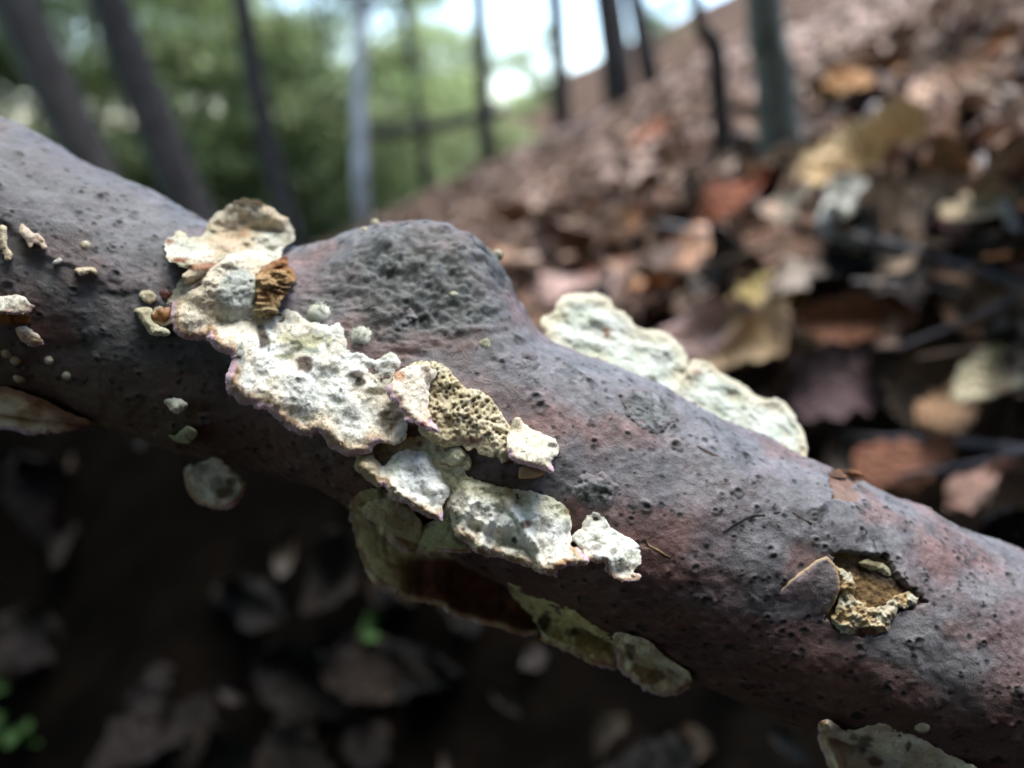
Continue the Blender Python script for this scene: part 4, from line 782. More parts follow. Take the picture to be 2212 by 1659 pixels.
bead(*Z(7, [(1085, 105)])[0], 15, M_rd, 'dark red-brown bead above the orange one', 5)

# ------------------------------------------------------------------ fallen leaves
def leaf_mat(name, use_attr):
    m, nt, b = new_mat(name)
    if use_attr:
        a = nt.nodes.new('ShaderNodeAttribute'); a.attribute_name = 'col'; src = a.outputs['Color']
    else:
        a = nt.nodes.new('ShaderNodeObjectInfo'); src = a.outputs['Color']
    n = noise_node(nt, 90 if use_attr else 3.2, 5, 0.7); mr = nt.nodes.new('ShaderNodeMapRange'); mr.inputs['From Min'].default_value = 0.25; mr.inputs['From Max'].default_value = 0.75; mr.inputs['To Min'].default_value = 0.6; mr.inputs['To Max'].default_value = 1.55
    nt.links.new(n.outputs[0], mr.inputs['Value'])
    mx = nt.nodes.new('ShaderNodeVectorMath'); mx.operation = 'SCALE'; nt.links.new(src, mx.inputs[0]); nt.links.new(mr.outputs[0], mx.inputs['Scale'])
    nt.links.new(mx.outputs[0], b.inputs['Base Color']); b.inputs['Roughness'].default_value = 0.55; b.inputs['Specular IOR Level'].default_value = 0.32
    bump_node(nt, b, noise_node(nt, 260 if use_attr else 14, 3).outputs[0], 0.0006 if use_attr else 0.03)
    return m
M_leaf = leaf_mat('fallen_leaf', False); M_litter = leaf_mat('leaf_litter', True)
def leaf_shape(seed, nx=6, ny=4):
    r_ = np.random.default_rng(seed); V = []; F = []
    curl = r_.uniform(-0.9, 1.3); fold = r_.uniform(-0.2, 0.9); tw = r_.uniform(-1.0, 1.0); ph = r_.uniform(0, 6); wav = r_.uniform(0.03, 0.11); wd = r_.uniform(0.65, 1.15)
    for i in range(nx + 1):
        t = i / nx; w = 0.30 * wd * math.sin(math.pi * min(1, t * 0.92 + 0.05)) ** 0.75 * (1.15 - 0.35 * t) if 0 < i < nx else 0.015
        zc = curl * (t - 0.5) ** 2 - 0.05
        for s in np.linspace(-1, 1, ny + 1):
            yy = w * s; zz = zc + fold * abs(s) * w + wav * math.sin(7 * t + ph + 2 * s) * abs(s) + tw * (t - 0.5) * yy
            V.append((t - 0.5 + 0.02 * r_.normal() * abs(s), yy * (1 + 0.1 * r_.normal()) + 0.05 * tw * math.sin(4 * t), zz + (0.018 * r_.normal() if ny == 4 else 0.010 * r_.normal() + 0.022 * math.sin(t * 40 - 9 * abs(s)) * (0.3 + abs(s)) * (1 - 0.4 * abs(s)) + 0.10 * max(0, abs(s) - 0.6) * math.sin(5 * t + ph * 2) * 2)))
    for i in range(nx):
        for k in range(ny): F.append((i * (ny + 1) + k, (i + 1) * (ny + 1) + k, (i + 1) * (ny + 1) + k + 1, i * (ny + 1) + k + 1))
    return np.array(V), F
LS = [leaf_shape(s) for s in range(14)]
LH = [leaf_shape(s, 16, 8) for s in range(14)]
LM = []
SHN = []
for V_, F_ in LS:
    mid = V_[2::5, 2]; e_ = (mid[0] + mid[-1]) / 2 - mid[3]; w_ = V_[15:20, 2]; f_ = (w_[0] + w_[-1]) / 2 - w_[2]
    SHN.append('folded' if f_ > 0.13 else 'cupped' if e_ > 0.12 else 'arched' if e_ < -0.1 else 'flat')
for V_, F_ in LH:
    o = mesh_obj('fallen_leaf', V_, F_, M_leaf); LM.append(o.data); bpy.data.objects.remove(o)
PAL = [(0.386, 0.218, 0.143), (0.521, 0.319, 0.218), (0.286, 0.126, 0.067), (0.622, 0.412, 0.302), (0.202, 0.118, 0.084), (0.706, 0.504, 0.370), (0.437, 0.202, 0.084), (0.134, 0.084, 0.076), (0.504, 0.336, 0.269)]
SHADE_PAL = [(0.030, 0.020, 0.014), (0.016, 0.012, 0.010), (0.045, 0.030, 0.018), (0.022, 0.014, 0.012)]  # leaves in the hollow, darkened to carry the shade there
def gnorm(x, y, e=0.02):
    g0 = ground(x, y); n = np.stack([-(ground(x + e, y) - g0) / e, -(ground(x, y + e) - g0) / e, np.ones(len(x))], 1)
    return n / np.linalg.norm(n, axis=1)[:, None]
def leaf_matrix(p, size, yaw, tilt, roll):
    nn = Vector(p[3:6]) if len(p) > 3 else Vector(gnorm(np.array([p[0]]), np.array([p[1]]))[0])
    q = nn.to_track_quat('Z', 'Y').to_matrix().to_4x4()
    if len(p) > 6:
        x = Vector(p[6:9]); x = (x - nn * x.dot(nn)).normalized(); y = nn.cross(x); q = Matrix((x, y, nn)).transposed().to_4x4()
    M = Matrix.Translation(Vector((p[0], p[1], p[2]))) @ q @ Matrix.Rotation(yaw, 4, 'Z') @ Matrix.Rotation(tilt, 4, 'Y') @ Matrix.Rotation(roll, 4, 'X') @ Matrix.Scale(size, 4)
    return M
leaves = []
def in_view(p):
    u, v, z = proj(p[None]); return z[0] > 0.02 and -200 < u[0] < 2400 and -150 < v[0] < 1850
def scatter(n, r0, r1, zl, s0=0.045, s1=0.085):
    k = 0
    while k < n:
        u, rr = rng.uniform(-1250, 3100), r0 * (r1 / r0) ** (rng.random() ** 0.7)
        x = (u - 1106) / FPX * rr; y = rr
        b = float(bareness(x, y))
        k += 1
        if (b > 0.2 and rng.random() < 0.9) or (b > 0.1 and y < 0.18): continue
        z = abs(rng.normal(0, zl)) + 0.004
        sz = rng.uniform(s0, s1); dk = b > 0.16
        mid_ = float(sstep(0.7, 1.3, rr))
        colr = np.array(SHADE_PAL[rng.integers(4)] if dk else PAL[rng.integers(len(PAL))]) * rng.uniform(0.55, 0.95) * (0.35 if rng.random() < 0.22 else 1) * (1.0 if rr < 0.8 else 0.75)
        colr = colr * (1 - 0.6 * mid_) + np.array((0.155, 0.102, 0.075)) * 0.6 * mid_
        leaves.append([np.array((x, y, z)), sz, rng.uniform(0, 6.28), rng.normal(0, 0.35), rng.normal(0, 0.35), colr, int(rng.integers(14))])
scatter(1500, 0.17, 1.0, 0.008); scatter(3200, 0.7, 3.0, 0.010); scatter(2200, 0.2, 1.6, 0.016, 0.014, 0.036)
LX = np.array([L[0] for L in leaves]); LN = gnorm(LX[:, 0], LX[:, 1]); LX[:, 2] += ground(LX[:, 0], LX[:, 1])
for L, a, b in zip(leaves, LX, LN): L[0] = np.concatenate([a, b])
# keep the branch and its fungi clear of leaves that would cut through them
def clear(L):
    p = L[0][:3]; d = np.linalg.norm(AXI[:, :3] - p, axis=1) - AXI[:, 3]
    return d.min() > 0.010 + L[1] * 0.35 and np.linalg.norm(p - CAM) > 0.11
leaves = [L for L in leaves if clear(L)]
# leaves one can pick out in the photograph: (u, v, length px, yaw, tilt, roll, colour, label)
HAND = [
 (1290, 625, 250, 0.5, 0.2, 0.1, (0.800, 0.534, 0.456), 'broad pink-brown fallen leaf behind the fungus crest right of the hump'),
 (1420, 610, 190, 1.2, -0.3, 0.3, (0.800, 0.613, 0.534), 'pinkish fallen leaf with upturned tip beside a larger pink-brown leaf'),
 (1330, 575, 130, 0.2, 0.3, -0.3, (0.330, 0.091, 0.049), 'dark red fallen leaf lying on pink-brown leaves'),
 (1540, 540, 330, 0.15, 0.1, 0.2, (0.800, 0.456, 0.296), 'long orange-tan fallen leaf leading to the end of the dark twig'),
 (1600, 780, 300, 0.9, 0.3, -0.2, (0.800, 0.575, 0.356), 'folded tan fallen leaf behind the long scalloped bracket'),
 (1535, 720, 220, 0.1, 0.0, 0.2, (0.673, 0.456, 0.434), 'mauve-grey fallen leaf behind the folded tan one'),
 (1870, 440, 240, 1.0, 0.5, 0.2, (0.800, 0.792, 0.694), 'bright cream fallen leaf crossed by the purple twig'),
 (1900, 365, 330, -0.15, 0.3, 0.5, (0.800, 0.575, 0.317), 'large arched golden-brown fallen leaf above the cream leaf'),
 (1600, 430, 200, 0.6, 0.2, 0.1, (0.428, 0.140, 0.066), 'rust-red fallen leaf at the foot of the saplings'),
 (1690, 460, 240, 0.8, -0.2, 0.2, (0.792, 0.632, 0.475), 'pale buff fallen leaf below the grey sapling'),
 (1920, 740, 110, 1.3, 0.5, 0.0, (0.800, 0.556, 0.456), 'single pink fallen leaf tip standing among dark leaves'),
 (1820, 830, 260, 0.2, 0.2, 0.2, (0.181, 0.115, 0.125), 'broad wet purple-black fallen leaf behind the branch'),
 (1850, 690, 240, -0.2, 0.1, 0.3, (0.362, 0.157, 0.091), 'red-brown fallen leaf beside the dark hole'),
 (2160, 850, 210, 1.2, 0.5, 0.1, (0.800, 0.713, 0.496), 'pale tan curled fallen leaf standing beyond the dark stick'),
 (2060, 880, 160, 0.5, 0.2, 0.2, (0.713, 0.434, 0.258), 'brown fallen leaf leaning on a pale curled leaf'),
 (1480, 905, 220, 0.3, 0.1, 0.1, (0.166, 0.100, 0.100), 'dark wet fallen leaf hugging the back of the branch'),
 (1640, 640, 200, 0.3, 0.1, -0.2, (0.713, 0.534, 0.198), 'yellow-olive fallen leaf over the dark gap'),
 (1740, 590, 170, 0.7, 0.4, 0.2, (0.800, 0.654, 0.556), 'small pale pink fallen leaf by the dark twig end'),
 (2140, 460, 220, 0.3, 0.2, 0.1, (0.800, 0.654, 0.434), 'straw-coloured fallen leaf under the grey twig'),
 (2050, 220, 260, 0.8, 0.3, 0.2, (0.654, 0.434, 0.317), 'brown fallen leaf high on the bank above the grey twig'),
 (1860, 190, 220, 0.9, 0.3, 0.1, (0.562, 0.296, 0.115), 'amber fallen leaf on the bank beside the grey sapling'),
 (1420, 300, 110, 0.5, 0.2, 0.1, (0.462, 0.198, 0.115), 'rusty fallen leaf far up the slope between the trunks'),
 (2130, 1060, 170, 0.2, 0.2, 0.1, (0.713, 0.434, 0.356), 'pink-brown fallen leaf just above the low end of the branch'),
 (1960, 1010, 200, -0.1, 0.1, 0.1, (0.396, 0.166, 0.100), 'reddish fallen leaf under the dark stick'),
]
def link_leaf(L, label=None):
    o = bpy.data.objects.new('fallen_leaf', LM[L[6]]); COL.objects.link(o)
    o.matrix_world = leaf_matrix(L[0], L[1], L[2], L[3], L[4]); o.color = (*np.clip(L[5], 0, 1), 1)
    if not label:
        c = L[5] / max(L[5].max(), 1e-6); br = L[5].mean(); x, y = L[0][0], L[0][1]
        hue = 'rusty' if c[1] < 0.5 else 'tan' if br > 0.2 else 'buff-brown' if br > 0.14 else 'brown' if br > 0.08 else 'dark brown' if br > 0.045 else 'blackish'
        place = 'in the dark hollow' if bareness(x, y) > 0.2 else 'close behind the branch' if y < 0.45 else 'on the bank beside the saplings' if 0.7 < y < 1.2 and x > 0.1 else 'high up the slope' if y >= 1.2 else 'on the bank between branch and saplings' if x > 0 else 'on the downhill side behind the branch'
        label = '%s %s fallen beech leaf %s' % (SHN[L[6]], hue, place)
    tag(o, label, 'leaf', 'fallen leaves in the litter'); return o
handpos = []
for k, (u, v, L, yaw, ti, ro, cc, lab) in enumerate(HAND):
    p, t = hit_ground(u, v, 0.020)
    gn = gnorm(np.array([p[0]]), np.array([p[1]]))[0]; tc_ = (CAM - p) / np.linalg.norm(CAM - p); gn = gn + 0.28 * tc_; gn /= np.linalg.norm(gn); xd = math.cos(yaw) * RT + math.sin(yaw) * UP; handpos.append((p, L / FPX * t))
    link_leaf([np.concatenate([p + gn * 0.003, gn, xd]), L / FPX * t * 1.0, 0.0, ti, ro, np.array(cc), k % 14], lab)
leaves = [L for L in leaves if all(np.linalg.norm(L[0][:3] - p) > 0.42 * z for p, z in handpos)]
scr = []
for L in leaves:
    u, v, z = proj(L[0][None, :3]); vis = in_view(L[0][:3]) and not (surf_point(u[0], v[0])[0] is not None)
    scr.append(L[1] / z[0] if vis else 0)
order = np.argsort(scr)[::-1]
for i in order[:270]: link_leaf(leaves[i])
SV = []; SF = []; SC = []; off = 0
for i in order[270:]:
    L = leaves[i]; V_, F_ = LS[L[6]]; M = np.array(leaf_matrix(L[0], L[1], L[2], L[3], L[4]))
    SV.append(V_ @ M[:3, :3].T + M[:3, 3]); SF.append(np.array(F_) + off); off += len(V_); SC.append(np.tile(L[5], (len(V_), 1)))
tag(mesh_obj('leaf_litter', np.concatenate(SV), np.concatenate(SF), M_litter, col=np.concatenate(SC)), 'brown beech leaf litter covering the slope', 'leaf litter', kind='stuff')
# coarse litter farther off
FV = []; FFc = []; FC = []
for k in range(9000):
    rr = 2.2 * (11 / 2.2) ** (rng.random() ** 0.8); u = rng.uniform(-300, 2600); x = (u - 1106) / FPX * rr; y = rr
    if x < -4: continue
    z = float(x * 0.45); a = rng.uniform(0, 6.28); s = rng.uniform(0.03, 0.06); tt = rng.normal(0, 0.3, 2)
    ca, sa = math.cos(a), math.sin(a); q = []
    for (du, dv, dz) in ((-1, 0, .1), (0, -.5, 0), (1, 0, .2), (0, .5, 0)):
        px, py = (du * ca - dv * sa) * s, (du * sa + dv * ca) * s; q.append((x + px, y + py, px * 0.45 + (px * tt[0] + py * tt[1]) + dz * s + 0.012))
    FV += q; FFc.append([4 * len(FFc) + j for j in range(4)]); FC += [np.array(PAL[rng.integers(len(PAL))]) * rng.uniform(.2, .35) + np.array((0.055, 0.036, 0.026))] * 4
FV = np.array(FV); cxy = FV.reshape(-1, 4, 3).mean(1)[:, :2]; gz = ground(cxy[:, 0], cxy[:, 1])
FV = FV.reshape(-1, 4, 3); FV[:, :, 2] += gz[:, None]; FV = FV.reshape(-1, 3)
tag(mesh_obj('leaf_litter', FV, np.array(FFc), M_litter, col=np.array(FC)), 'distant brown leaf litter up the wooded slope', 'leaf litter', kind='stuff')

# ------------------------------------------------------------------ twigs
M_tw = {'purple': plain_mat('twig_purple', (0.09, 0.03, 0.035), (0.18, 0.07, 0.07), 200, 0.5), 'grey': plain_mat('twig_grey', (0.20, 0.18, 0.19), (0.34, 0.31, 0.31), 200, 0.7),
        'dark': plain_mat('twig_dark', (0.035, 0.032, 0.04), (0.08, 0.075, 0.09), 200, 0.45), 'brown': plain_mat('twig_brown', (0.08, 0.05, 0.035), (0.15, 0.10, 0.07), 200, 0.7)}
def twig(pts, w, m, label, lift=0.012, lifts=None, tmax=3):
    Q = []; W = []
    for k, (u, v) in enumerate(pts):
        p, t = hit_ground(u, v, lift if lifts is None else lifts[k], tmax); Q.append(p); W.append(w / 2 / FPX * t)
    Q = spline(np.concatenate([np.array(Q), np.array(W)[:, None]], 1), 8 * len(pts))
    V_, F_ = tube(Q[:, :3], Q[:, 3], 10, wob=0.05, seed=len(label))
    o = mesh_obj('twig', V_, F_, M_tw[m], loc=Q[:, :3].mean(0)); tag(o, label, 'twig'); return o
twig([(1870, 395), (2020, 480), (2120, 535), (2230, 590), (2400, 680)], 26, 'purple', 'thin purple-red twig slanting over the cream leaf', 0.02)
twig([(1890, 240), (2000, 270), (2080, 315), (2140, 370), (2175, 450), (2205, 520)], 34, 'grey', 'bent pale grey twig on the bank', 0.016)
twig([(1795, 512), (1870, 522), (1960, 540), (2080, 580), (2240, 622), (2450, 690)], 34, 'dark', 'dark blue-grey twig over the black hole', 0.016)
twig([(1800, 940), (1900, 950), (2050, 955), (2240, 975), (2400, 985)], 24, 'dark', 'straight dark stick just behind the low end of the branch', 0.012)
twig([(1790, 440), (1795, 480), (1805, 520)], 40, 'grey', 'stubby grey-blue twig end beside the cream leaf', 0.014)
twig([(1180, 560), (1330, 500), (1450, 460), (1580, 385)], 24, 'brown', 'long brown twig lying across the slope toward the saplings', 0.008)
for k in range(9):
    u, v = [(1560, 560), (1480, 500), (2060, 700), (1700, 700), (2120, 760), (1330, 470), (1960, 620), (2090, 1000), (1780, 330)][k]; a = [0.3, -0.2, 0.4, -0.5, 0.1, 0.6, -0.1, 0.2, -0.7][k]; L = [150, 120, 160, 130, 140, 100, 120, 150, 110][k]
    twig([(u - L * math.cos(a), v + L * math.sin(a)), (u, v + [6, -8, 5, 9, -6, 4, -7, 5, 8][k]), (u + L * math.cos(a), v - L * math.sin(a))], [11, 9, 12, 10, 11, 8, 9, 13, 9][k], ['brown', 'grey', 'dark', 'brown', 'brown', 'brown', 'grey', 'dark', 'grey'][k],
         ['thin brown twig across the long orange-tan leaf', 'thin grey twig up the slope from the hump', 'thin dark twig by the black hole', 'thin brown twig over the yellow-olive leaf', 'short brown twig beyond the black hole', 'fine brown twig low on the slope', 'thin grey twig under the dark blue-grey one', 'dark twig beside the pink-brown leaf at the low end', 'fine grey twig at the foot of the grey sapling'][k], 0.022)
# ------------------------------------------------------------------ moss and seedlings in the dark hollow
M_moss = plain_mat('moss_green', (0.015, 0.045, 0.008), (0.03, 0.08, 0.015), 60, 0.7)
def seedling(u, v, size, label, n, seed):
    p, t = hit_ground(u, v, 0.004); r_ = np.random.default_rng(seed); V_ = []; F_ = []
    e = empty('seedling', p); tag(e, label, 'plant', 'small green plants in the hollow')
    for k in range(n):
        V0, F0 = LS[k % 14]; s = size * r_.uniform(0.4, 0.8); a = r_.uniform(0, 6.28)
        M = Matrix.Translation(Vector((r_.normal(0, size * .45), r_.normal(0, size * .45), size * r_.uniform(0.2, 0.7)))) @ Matrix.Rotation(a, 4, 'Z') @ Matrix.Rotation(r_.normal(0, .5), 4, 'Y') @ Matrix.Diagonal((s, s * 1.4, s, 1))
        M = np.array(M); V1 = V0 @ M[:3, :3].T + M[:3, 3]
        mesh_obj('leaf', V1, F0, M_moss, e)
        T, TF = tube([(0, 0, -0.004), V1.mean(0) * np.array([.5, .5, .6]), V1.mean(0)], 0.0006, 5); mesh_obj('stem', T, TF, M_moss, e)
seedling(800, 1370, 0.016, 'small green seedling in the dark hollow under the zoned bracket', 7, 1)
seedling(735, 1440, 0.015, 'green seedling a little lower in the dark hollow', 6, 2)
seedling(25, 1600, 0.022, 'bright green seedling at the left foot of the dark hollow', 9, 3)
seedling(20, 1480, 0.022, 'faint green seedling above the bright green one', 6, 4)

# ------------------------------------------------------------------ saplings and forest
M_trunk = plain_mat('tree_bark', (0.022, 0.020, 0.019), (0.06, 0.053, 0.048), 14, 0.85, 0.01, 30)
M_trunkg = plain_mat('tree_bark_grey', (0.06, 0.075, 0.07), (0.14, 0.165, 0.155), 40, 0.8, 0.003, 90)
M_birch = plain_mat('tree_bark_pale', (0.22, 0.22, 0.22), (0.80, 0.80, 0.84), 4, 0.7)
def green_mat(name, c1, c2, tr=0.5):
    m = bpy.data.materials.new(name); m.use_nodes = True; nt = m.node_tree; nt.nodes.clear()
    a = nt.nodes.new('ShaderNodeAttribute'); a.attribute_name = 'col'
    d = nt.nodes.new('ShaderNodeBsdfDiffuse'); t = nt.nodes.new('ShaderNodeBsdfTranslucent'); mx = nt.nodes.new('ShaderNodeMixShader'); o = nt.nodes.new('ShaderNodeOutputMaterial')
    mx.inputs[0].default_value = tr
    for n in (d, t): nt.links.new(a.outputs['Color'], n.inputs['Color'])
    nt.links.new(d.outputs[0], mx.inputs[1]); nt.links.new(t.outputs[0], mx.inputs[2]); nt.links.new(mx.outputs[0], o.inputs['Surface'])
    return m
M_green = green_mat('beech_foliage', 0, 0)
def foliage(name, centers, per, rad, size, seed, flat=0.5):
    r_ = np.random.default_rng(seed); n = len(centers) * per
    c = np.repeat(np.asarray(centers), per, 0) + r_.normal(0, 1, (n, 3)) * np.array([rad, rad, rad * flat])
    a = r_.normal(size=(n, 3)); a /= np.linalg.norm(a, axis=1)[:, None]; a[:, 2] *= 0.5
    b = np.cross(a, r_.normal(size=(n, 3)) * np.array([.6, .6, .25]) + np.array([0, 0, 1.0])); b /= np.linalg.norm(b, axis=1)[:, None]
    s = r_.uniform(0.7, 1.3, n)[:, None] * size
    nn = np.cross(a, b)
    V_ = np.stack([c - a * s, c - b * s * .55 + nn * s * .15, c + a * s, c + b * s * .55 + nn * s * .15], 1).reshape(-1, 3)
    F_ = np.arange(4 * n).reshape(-1, 4)
    k = np.repeat(r_.uniform(0, 1, n), 4)
    cl = mixc((0.09, 0.15, 0.045), (0.36, 0.45, 0.21), k)
    nc = len(centers); cf = np.where(r_.random(nc) < 0.28, r_.uniform(1.5, 2.2, nc), r_.uniform(0.5, 1.15, nc)); tint = mixc((1, 1, 1), (1.15, 1.0, 1.25), r_.random(nc))
    cl = np.clip(cl * np.repeat(cf[:, None] * tint, per * 4, 0), 0, 0.75)
    return V_, F_, cl
def make_tree(name, H, r0, lean, crown_lo, crown_r, ncl, per, lsize, seed, mat, bend=0.2):
    """trunk with limbs, and leaf clumps round the limb ends; built standing at its own origin"""
    r_ = np.random.default_rng(seed); e = empty(name, (0, 0, 0))
    pts = [np.array((lean[0] * t + bend * math.sin(t * 9 + seed) * 0.05 * H, lean[1] * t, -0.3 + (H + 0.3) * t)) for t in np.linspace(0, 1, 14)]
    V_, F_ = tube(pts, r0 * np.linspace(1.15, 0.25, 14) ** 0.8, 14, wob=0.03, seed=seed); mesh_obj('trunk', V_, F_, mat, e)
    cen = []
    for k in range(max(6, ncl // 9)):
        t = r_.uniform(crown_lo, 0.97); i = t * 13; b = pts[int(i)] * (1 - i % 1) + pts[min(int(i) + 1, 13)] * (i % 1)
        az = r_.uniform(0, 6.28); L = crown_r * r_.uniform(0.5, 1.0) * (1.1 - 0.5 * t); up = r_.uniform(-0.05, 0.5)
        q = [b + np.array((math.cos(az + .3 * f * r_.normal()) * L * f, math.sin(az) * L * f, up * L * f ** 1.3)) for f in np.linspace(0, 1, 5)]
        T, TF = tube(q, r0 * 0.28 * np.linspace(1, 0.2, 5), 6, seed=k); mesh_obj('limb', T, TF, mat, e)
        for j in range(9):
            f = r_.uniform(0.35, 1.08); cen.append(q[0] + (q[-1] - q[0]) * f + r_.normal(0, 0.16 * L, 3) * np.array([1, 1, .6]))
    V_, F_, cl = foliage('crown', cen[:ncl], per, 0.16 * crown_r, lsize, seed)
    mesh_obj('crown', V_, F_, M_green, e, cl, smooth=False)
    return e
def plant_at(e, u, dist, label, group='forest trees behind the branch', rot=None, sc=1.0):
    x = (u - 1106) / FPX * dist; y = dist
    e.location = (x, y, float(ground(np.array([x]), np.array([y]))[0]) - 0.02); e.scale = (sc, sc, sc)
    if rot is not None: e.rotation_euler.z = rot
    tag(e, label, 'tree', group)
# named trunks seen in the photograph: (u at v=0, u at v=300, width px, dist)
def trunk_tree(name, u0, u1, v1, w, dist, H, mat, label, seed, lo=0.58, cr=1.6, ncl=45, per=60):
    """place a tree whose stem passes through two measured directions at the given distance"""
    d0 = dirs(np.array(float(u0)), np.array(0.0)); d1 = dirs(np.array(float(u1)), np.array(float(v1)))
    p0 = CAM + d0 / d0[1] * dist; p1 = CAM + d1 / d1[1] * dist
    k = (p0 - p1) / (p0[2] - p1[2]); b = p1.copy()
    for _ in range(12): g = float(ground(b[0:1], b[1:2])[0]); b = p1 + k * (g - p1[2])
    r = w / 2 / FPX * dist
    e = make_tree(name, H, r, (k[0] * H, 0.0), lo, cr, ncl, per, 0.045, seed, mat)
    e.location = b; tag(e, label, 'tree', 'forest trees behind the branch'); return e
trunk_tree('beech_tree', 60, 205, 370, 92, 4.2, 7.5, M_trunk, 'leaning dark beech trunk, the thicker of two, beyond the high end of the branch', 1, lo=0.42, ncl=70)
trunk_tree('beech_tree', 275, 425, 440, 80, 4.8, 7.5, M_trunk, 'leaning dark beech trunk beside the thicker one', 2, lo=0.42, ncl=70)
trunk_tree('beech_tree', 540, 625, 400, 42, 6.0, 7.0, M_trunk, 'slender dark tree standing behind the downhill fallen pole', 3)
trunk_tree('birch_tree', 786, 800, 400, 27, 6.5, 9.0, M_birch, 'pale straight birch trunk catching the light downhill', 4, lo=0.7)
trunk_tree('beech_tree', 1040, 1075, 280, 30, 5.5, 8.0, M_trunk, 'thin dark trunk against the brightest gap of sky', 5, lo=0.55)
trunk_tree('beech_tree', 1190, 1215, 200, 34, 7.0, 8.0, M_trunk, 'very thin dark trunk far along the ridge', 6, lo=0.55)
trunk_tree('beech_tree', 1305, 1330, 200, 58, 6.0, 8.0, M_trunk, 'dark trunk on the ridge between two bright sky gaps', 7, lo=0.55)
trunk_tree('beech_tree', 890, 905, 300, 22, 8.0, 8.0, M_trunk, 'thin dark trunk beside the pale birch', 8, lo=0.5)
trunk_tree('beech_tree', 1395, 1410, 120, 36, 8.0, 8.0, M_trunk, 'thin far trunk on the ridge near the dark sapling', 9, lo=0.55)
def sapling(pts, ws, mat, label, seed):
    p, t = hit_ground(*pts[-1], 0.0); Q = []; W = []
    for k, (u, v) in enumerate(pts):
        d = dirs(np.array(float(u)), np.array(float(v))); Q.append(CAM + d / d[1] * p[1]); W.append(ws[k] / 2 / FPX * t)
    Q = np.array(Q)[::-1]; W = W[::-1]; top = Q[-1]; dr = (Q[-1] - Q[-2]); dr /= np.linalg.norm(dr)
    Q = np.vstack([Q[0] - np.array((0, 0, 0.05)), Q, top + (dr * .5 + np.array((0, 0, .5))) * 0.4, top + (dr * .4 + np.array((0, 0, .6))) * 1.1, top + np.array((dr[0] * .4, 0.1, 1.9))]); W = [W[0] * 1.15] + W + [W[-1] * .9, W[-1] * .6, W[-1] * .15]
    e = empty('sapling', Q[1]); tag(e, label, 'sapling', 'saplings on the bank')
    S = spline(np.concatenate([Q - Q[1], np.array(W)[:, None]], 1), 50); V_, F_ = tube(S[:, :3], np.maximum(S[:, 3], .001), 14, wob=0.03, seed=seed); mesh_obj('trunk', V_, F_, mat, e)
    r_ = np.random.default_rng(seed); cen = [S[int(r_.integers(45, 50)), :3] + r_.normal(0, .14, 3) for _ in range(16)]
    for c in cen[:8]:
        T, TF = tube([S[44, :3], (S[46, :3] + c) / 2, c], [W[0] * .2, W[0] * .15, .001], 6); mesh_obj('limb', T, TF, mat, e)
    V_, F_, cl = foliage('crown', cen, 30, .10, .04, seed); mesh_obj('crown', V_, F_, M_green, e, cl, smooth=False)
sapling([(1503, 0), (1530, 70), (1546, 110), (1553, 200), (1562, 300), (1570, 372)], [26, 34, 40, 42, 44, 50], M_trunk, 'thin dark sapling with a kinked stem on the bank', 21)
sapling([(1652, 0), (1668, 120), (1678, 230), (1688, 365)], [72, 78, 84, 96], M_trunkg, 'grey-green smooth sapling stem rising from the bank', 22)
# fallen pole downhill
def pole(a, b, dist, w, label):
    P_ = [at(np.array(float(u)), np.array(float(v)), np.array(dist)) for u, v in (a, ((a[0] + b[0]) / 2, (a[1] + b[1]) / 2 + 6), b)]
    S = spline(P_, 16); V_, F_ = tube(S, w / 2 / FPX * dist * np.linspace(1.1, .8, 16), 12, wob=0.04); o = mesh_obj('fallen_pole', V_, F_, M_trunk, loc=S.mean(0)); tag(o, label, 'log')
pole((800, 292), (1090, 238), 5.6, 26, 'dark fallen pole lying across the trunks downhill')
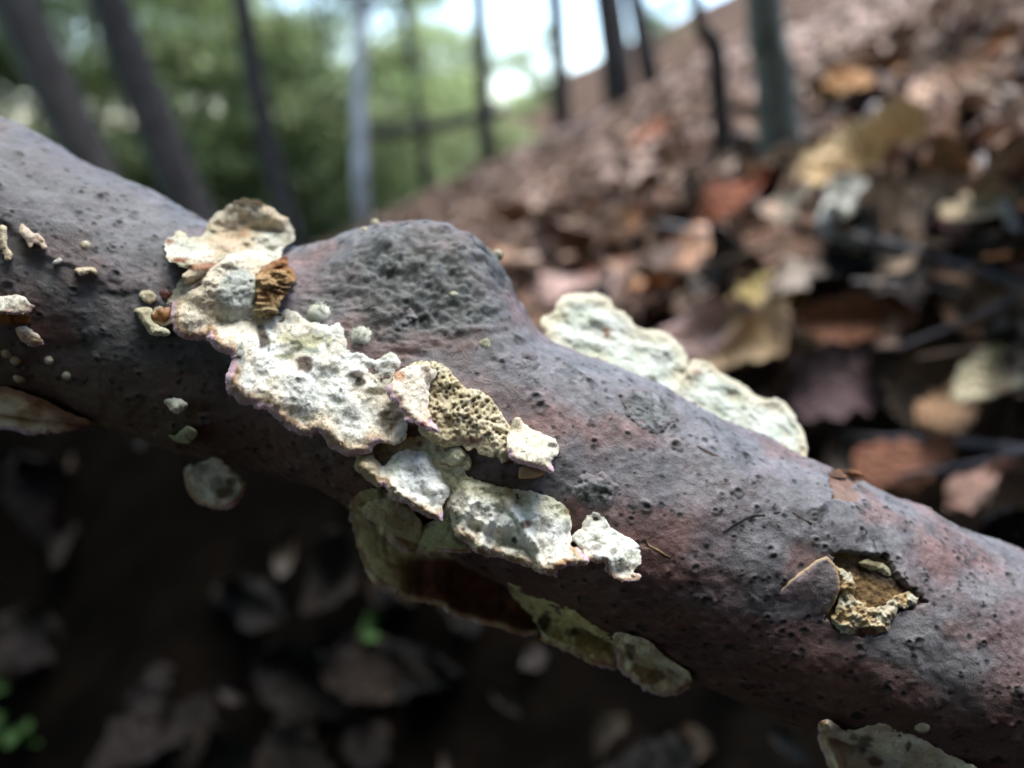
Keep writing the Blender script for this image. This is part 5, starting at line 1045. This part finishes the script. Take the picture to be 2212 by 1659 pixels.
# leafy trees and shrubs that fill the valley
protos = [make_tree('beech_tree', 5.5, 0.06, (0.3, 0), 0.05, 2.2, 160, 110, 0.045, 31, M_trunk), make_tree('beech_tree', 4.0, 0.04, (-0.2, 0.1), 0.05, 1.8, 140, 110, 0.045, 32, M_trunk), make_tree('hazel_shrub', 2.4, 0.025, (0.1, 0), 0.08, 1.3, 110, 90, 0.04, 33, M_trunk)]
VAL = [(-250, 7, 0), (60, 9, 1), (330, 10, 0), (640, 10, 1), (470, 13, 0), (760, 15, 1), (-80, 12, 0), (180, 8.2, 0), (500, 8.6, 1), (720, 9.0, 1), (10, 7.6, 1), (890, 17, 1), (640, 19, 0), (960, 20, 1), (1140, 34, 1), (1400, 40, 1),
       (-60, 6.5, 2), (400, 8.0, 2), (660, 8.5, 2), (860, 11, 2), (190, 7.5, 2), (1060, 16, 2), (-150, 18, 0), (960, 13, 2), (520, 10.5, 1), (250, 10.5, 1)]
for k, (u, d, t) in enumerate(VAL):
    e = protos[t] if t not in [q[2] for q in VAL[:k]] else copy_tree(protos[t])
    nb = min([(100, 'the thicker leaning trunk'), (330, 'the thinner leaning trunk'), (580, 'the slender dark tree'), (795, 'the pale birch'), (1055, 'the thin trunk at the bright gap'), (-150, 'the high end of the branch')], key=lambda q: abs(q[0] - u))[1]
    plant_at(e, u, d, 'leafy green %s %s behind %s' % ('shrub' if t == 2 else 'young beech tree' if t == 1 else 'tall beech tree', 'close' if d < 8 else 'some way' if d < 14 else 'far', nb), ['tall beeches in the valley', 'young beeches in the valley', 'shrubs in the valley'][t], rot=k * 1.7, sc=1 + 0.15 * math.sin(k * 2.1))

# unseen beeches added behind and beside the camera to block sky light
shade = make_tree('beech_tree', 6.0, 0.10, (0.2, 0.3), 0.22, 3.0, 300, 130, 0.06, 41, M_trunk)
for k, (x, y) in enumerate([(-1.6, -2.1), (0.5, -2.9), (-3.4, -0.9), (-0.6, -3.3)]):
    e = shade if k == 0 else copy_tree(shade)
    e.location = (x, y, float(ground(np.array([x]), np.array([y]))[0]) - 0.02); e.rotation_euler.z = 1.3 * k
    tag(e, 'unseen beech tree added to shade the hollow, %s' % ['with lean toward the valley', 'standing on top of the rear bank', 'rooted lower in the valley', 'at the back of the rear bank'][k], 'tree', 'unseen beeches added for shade')
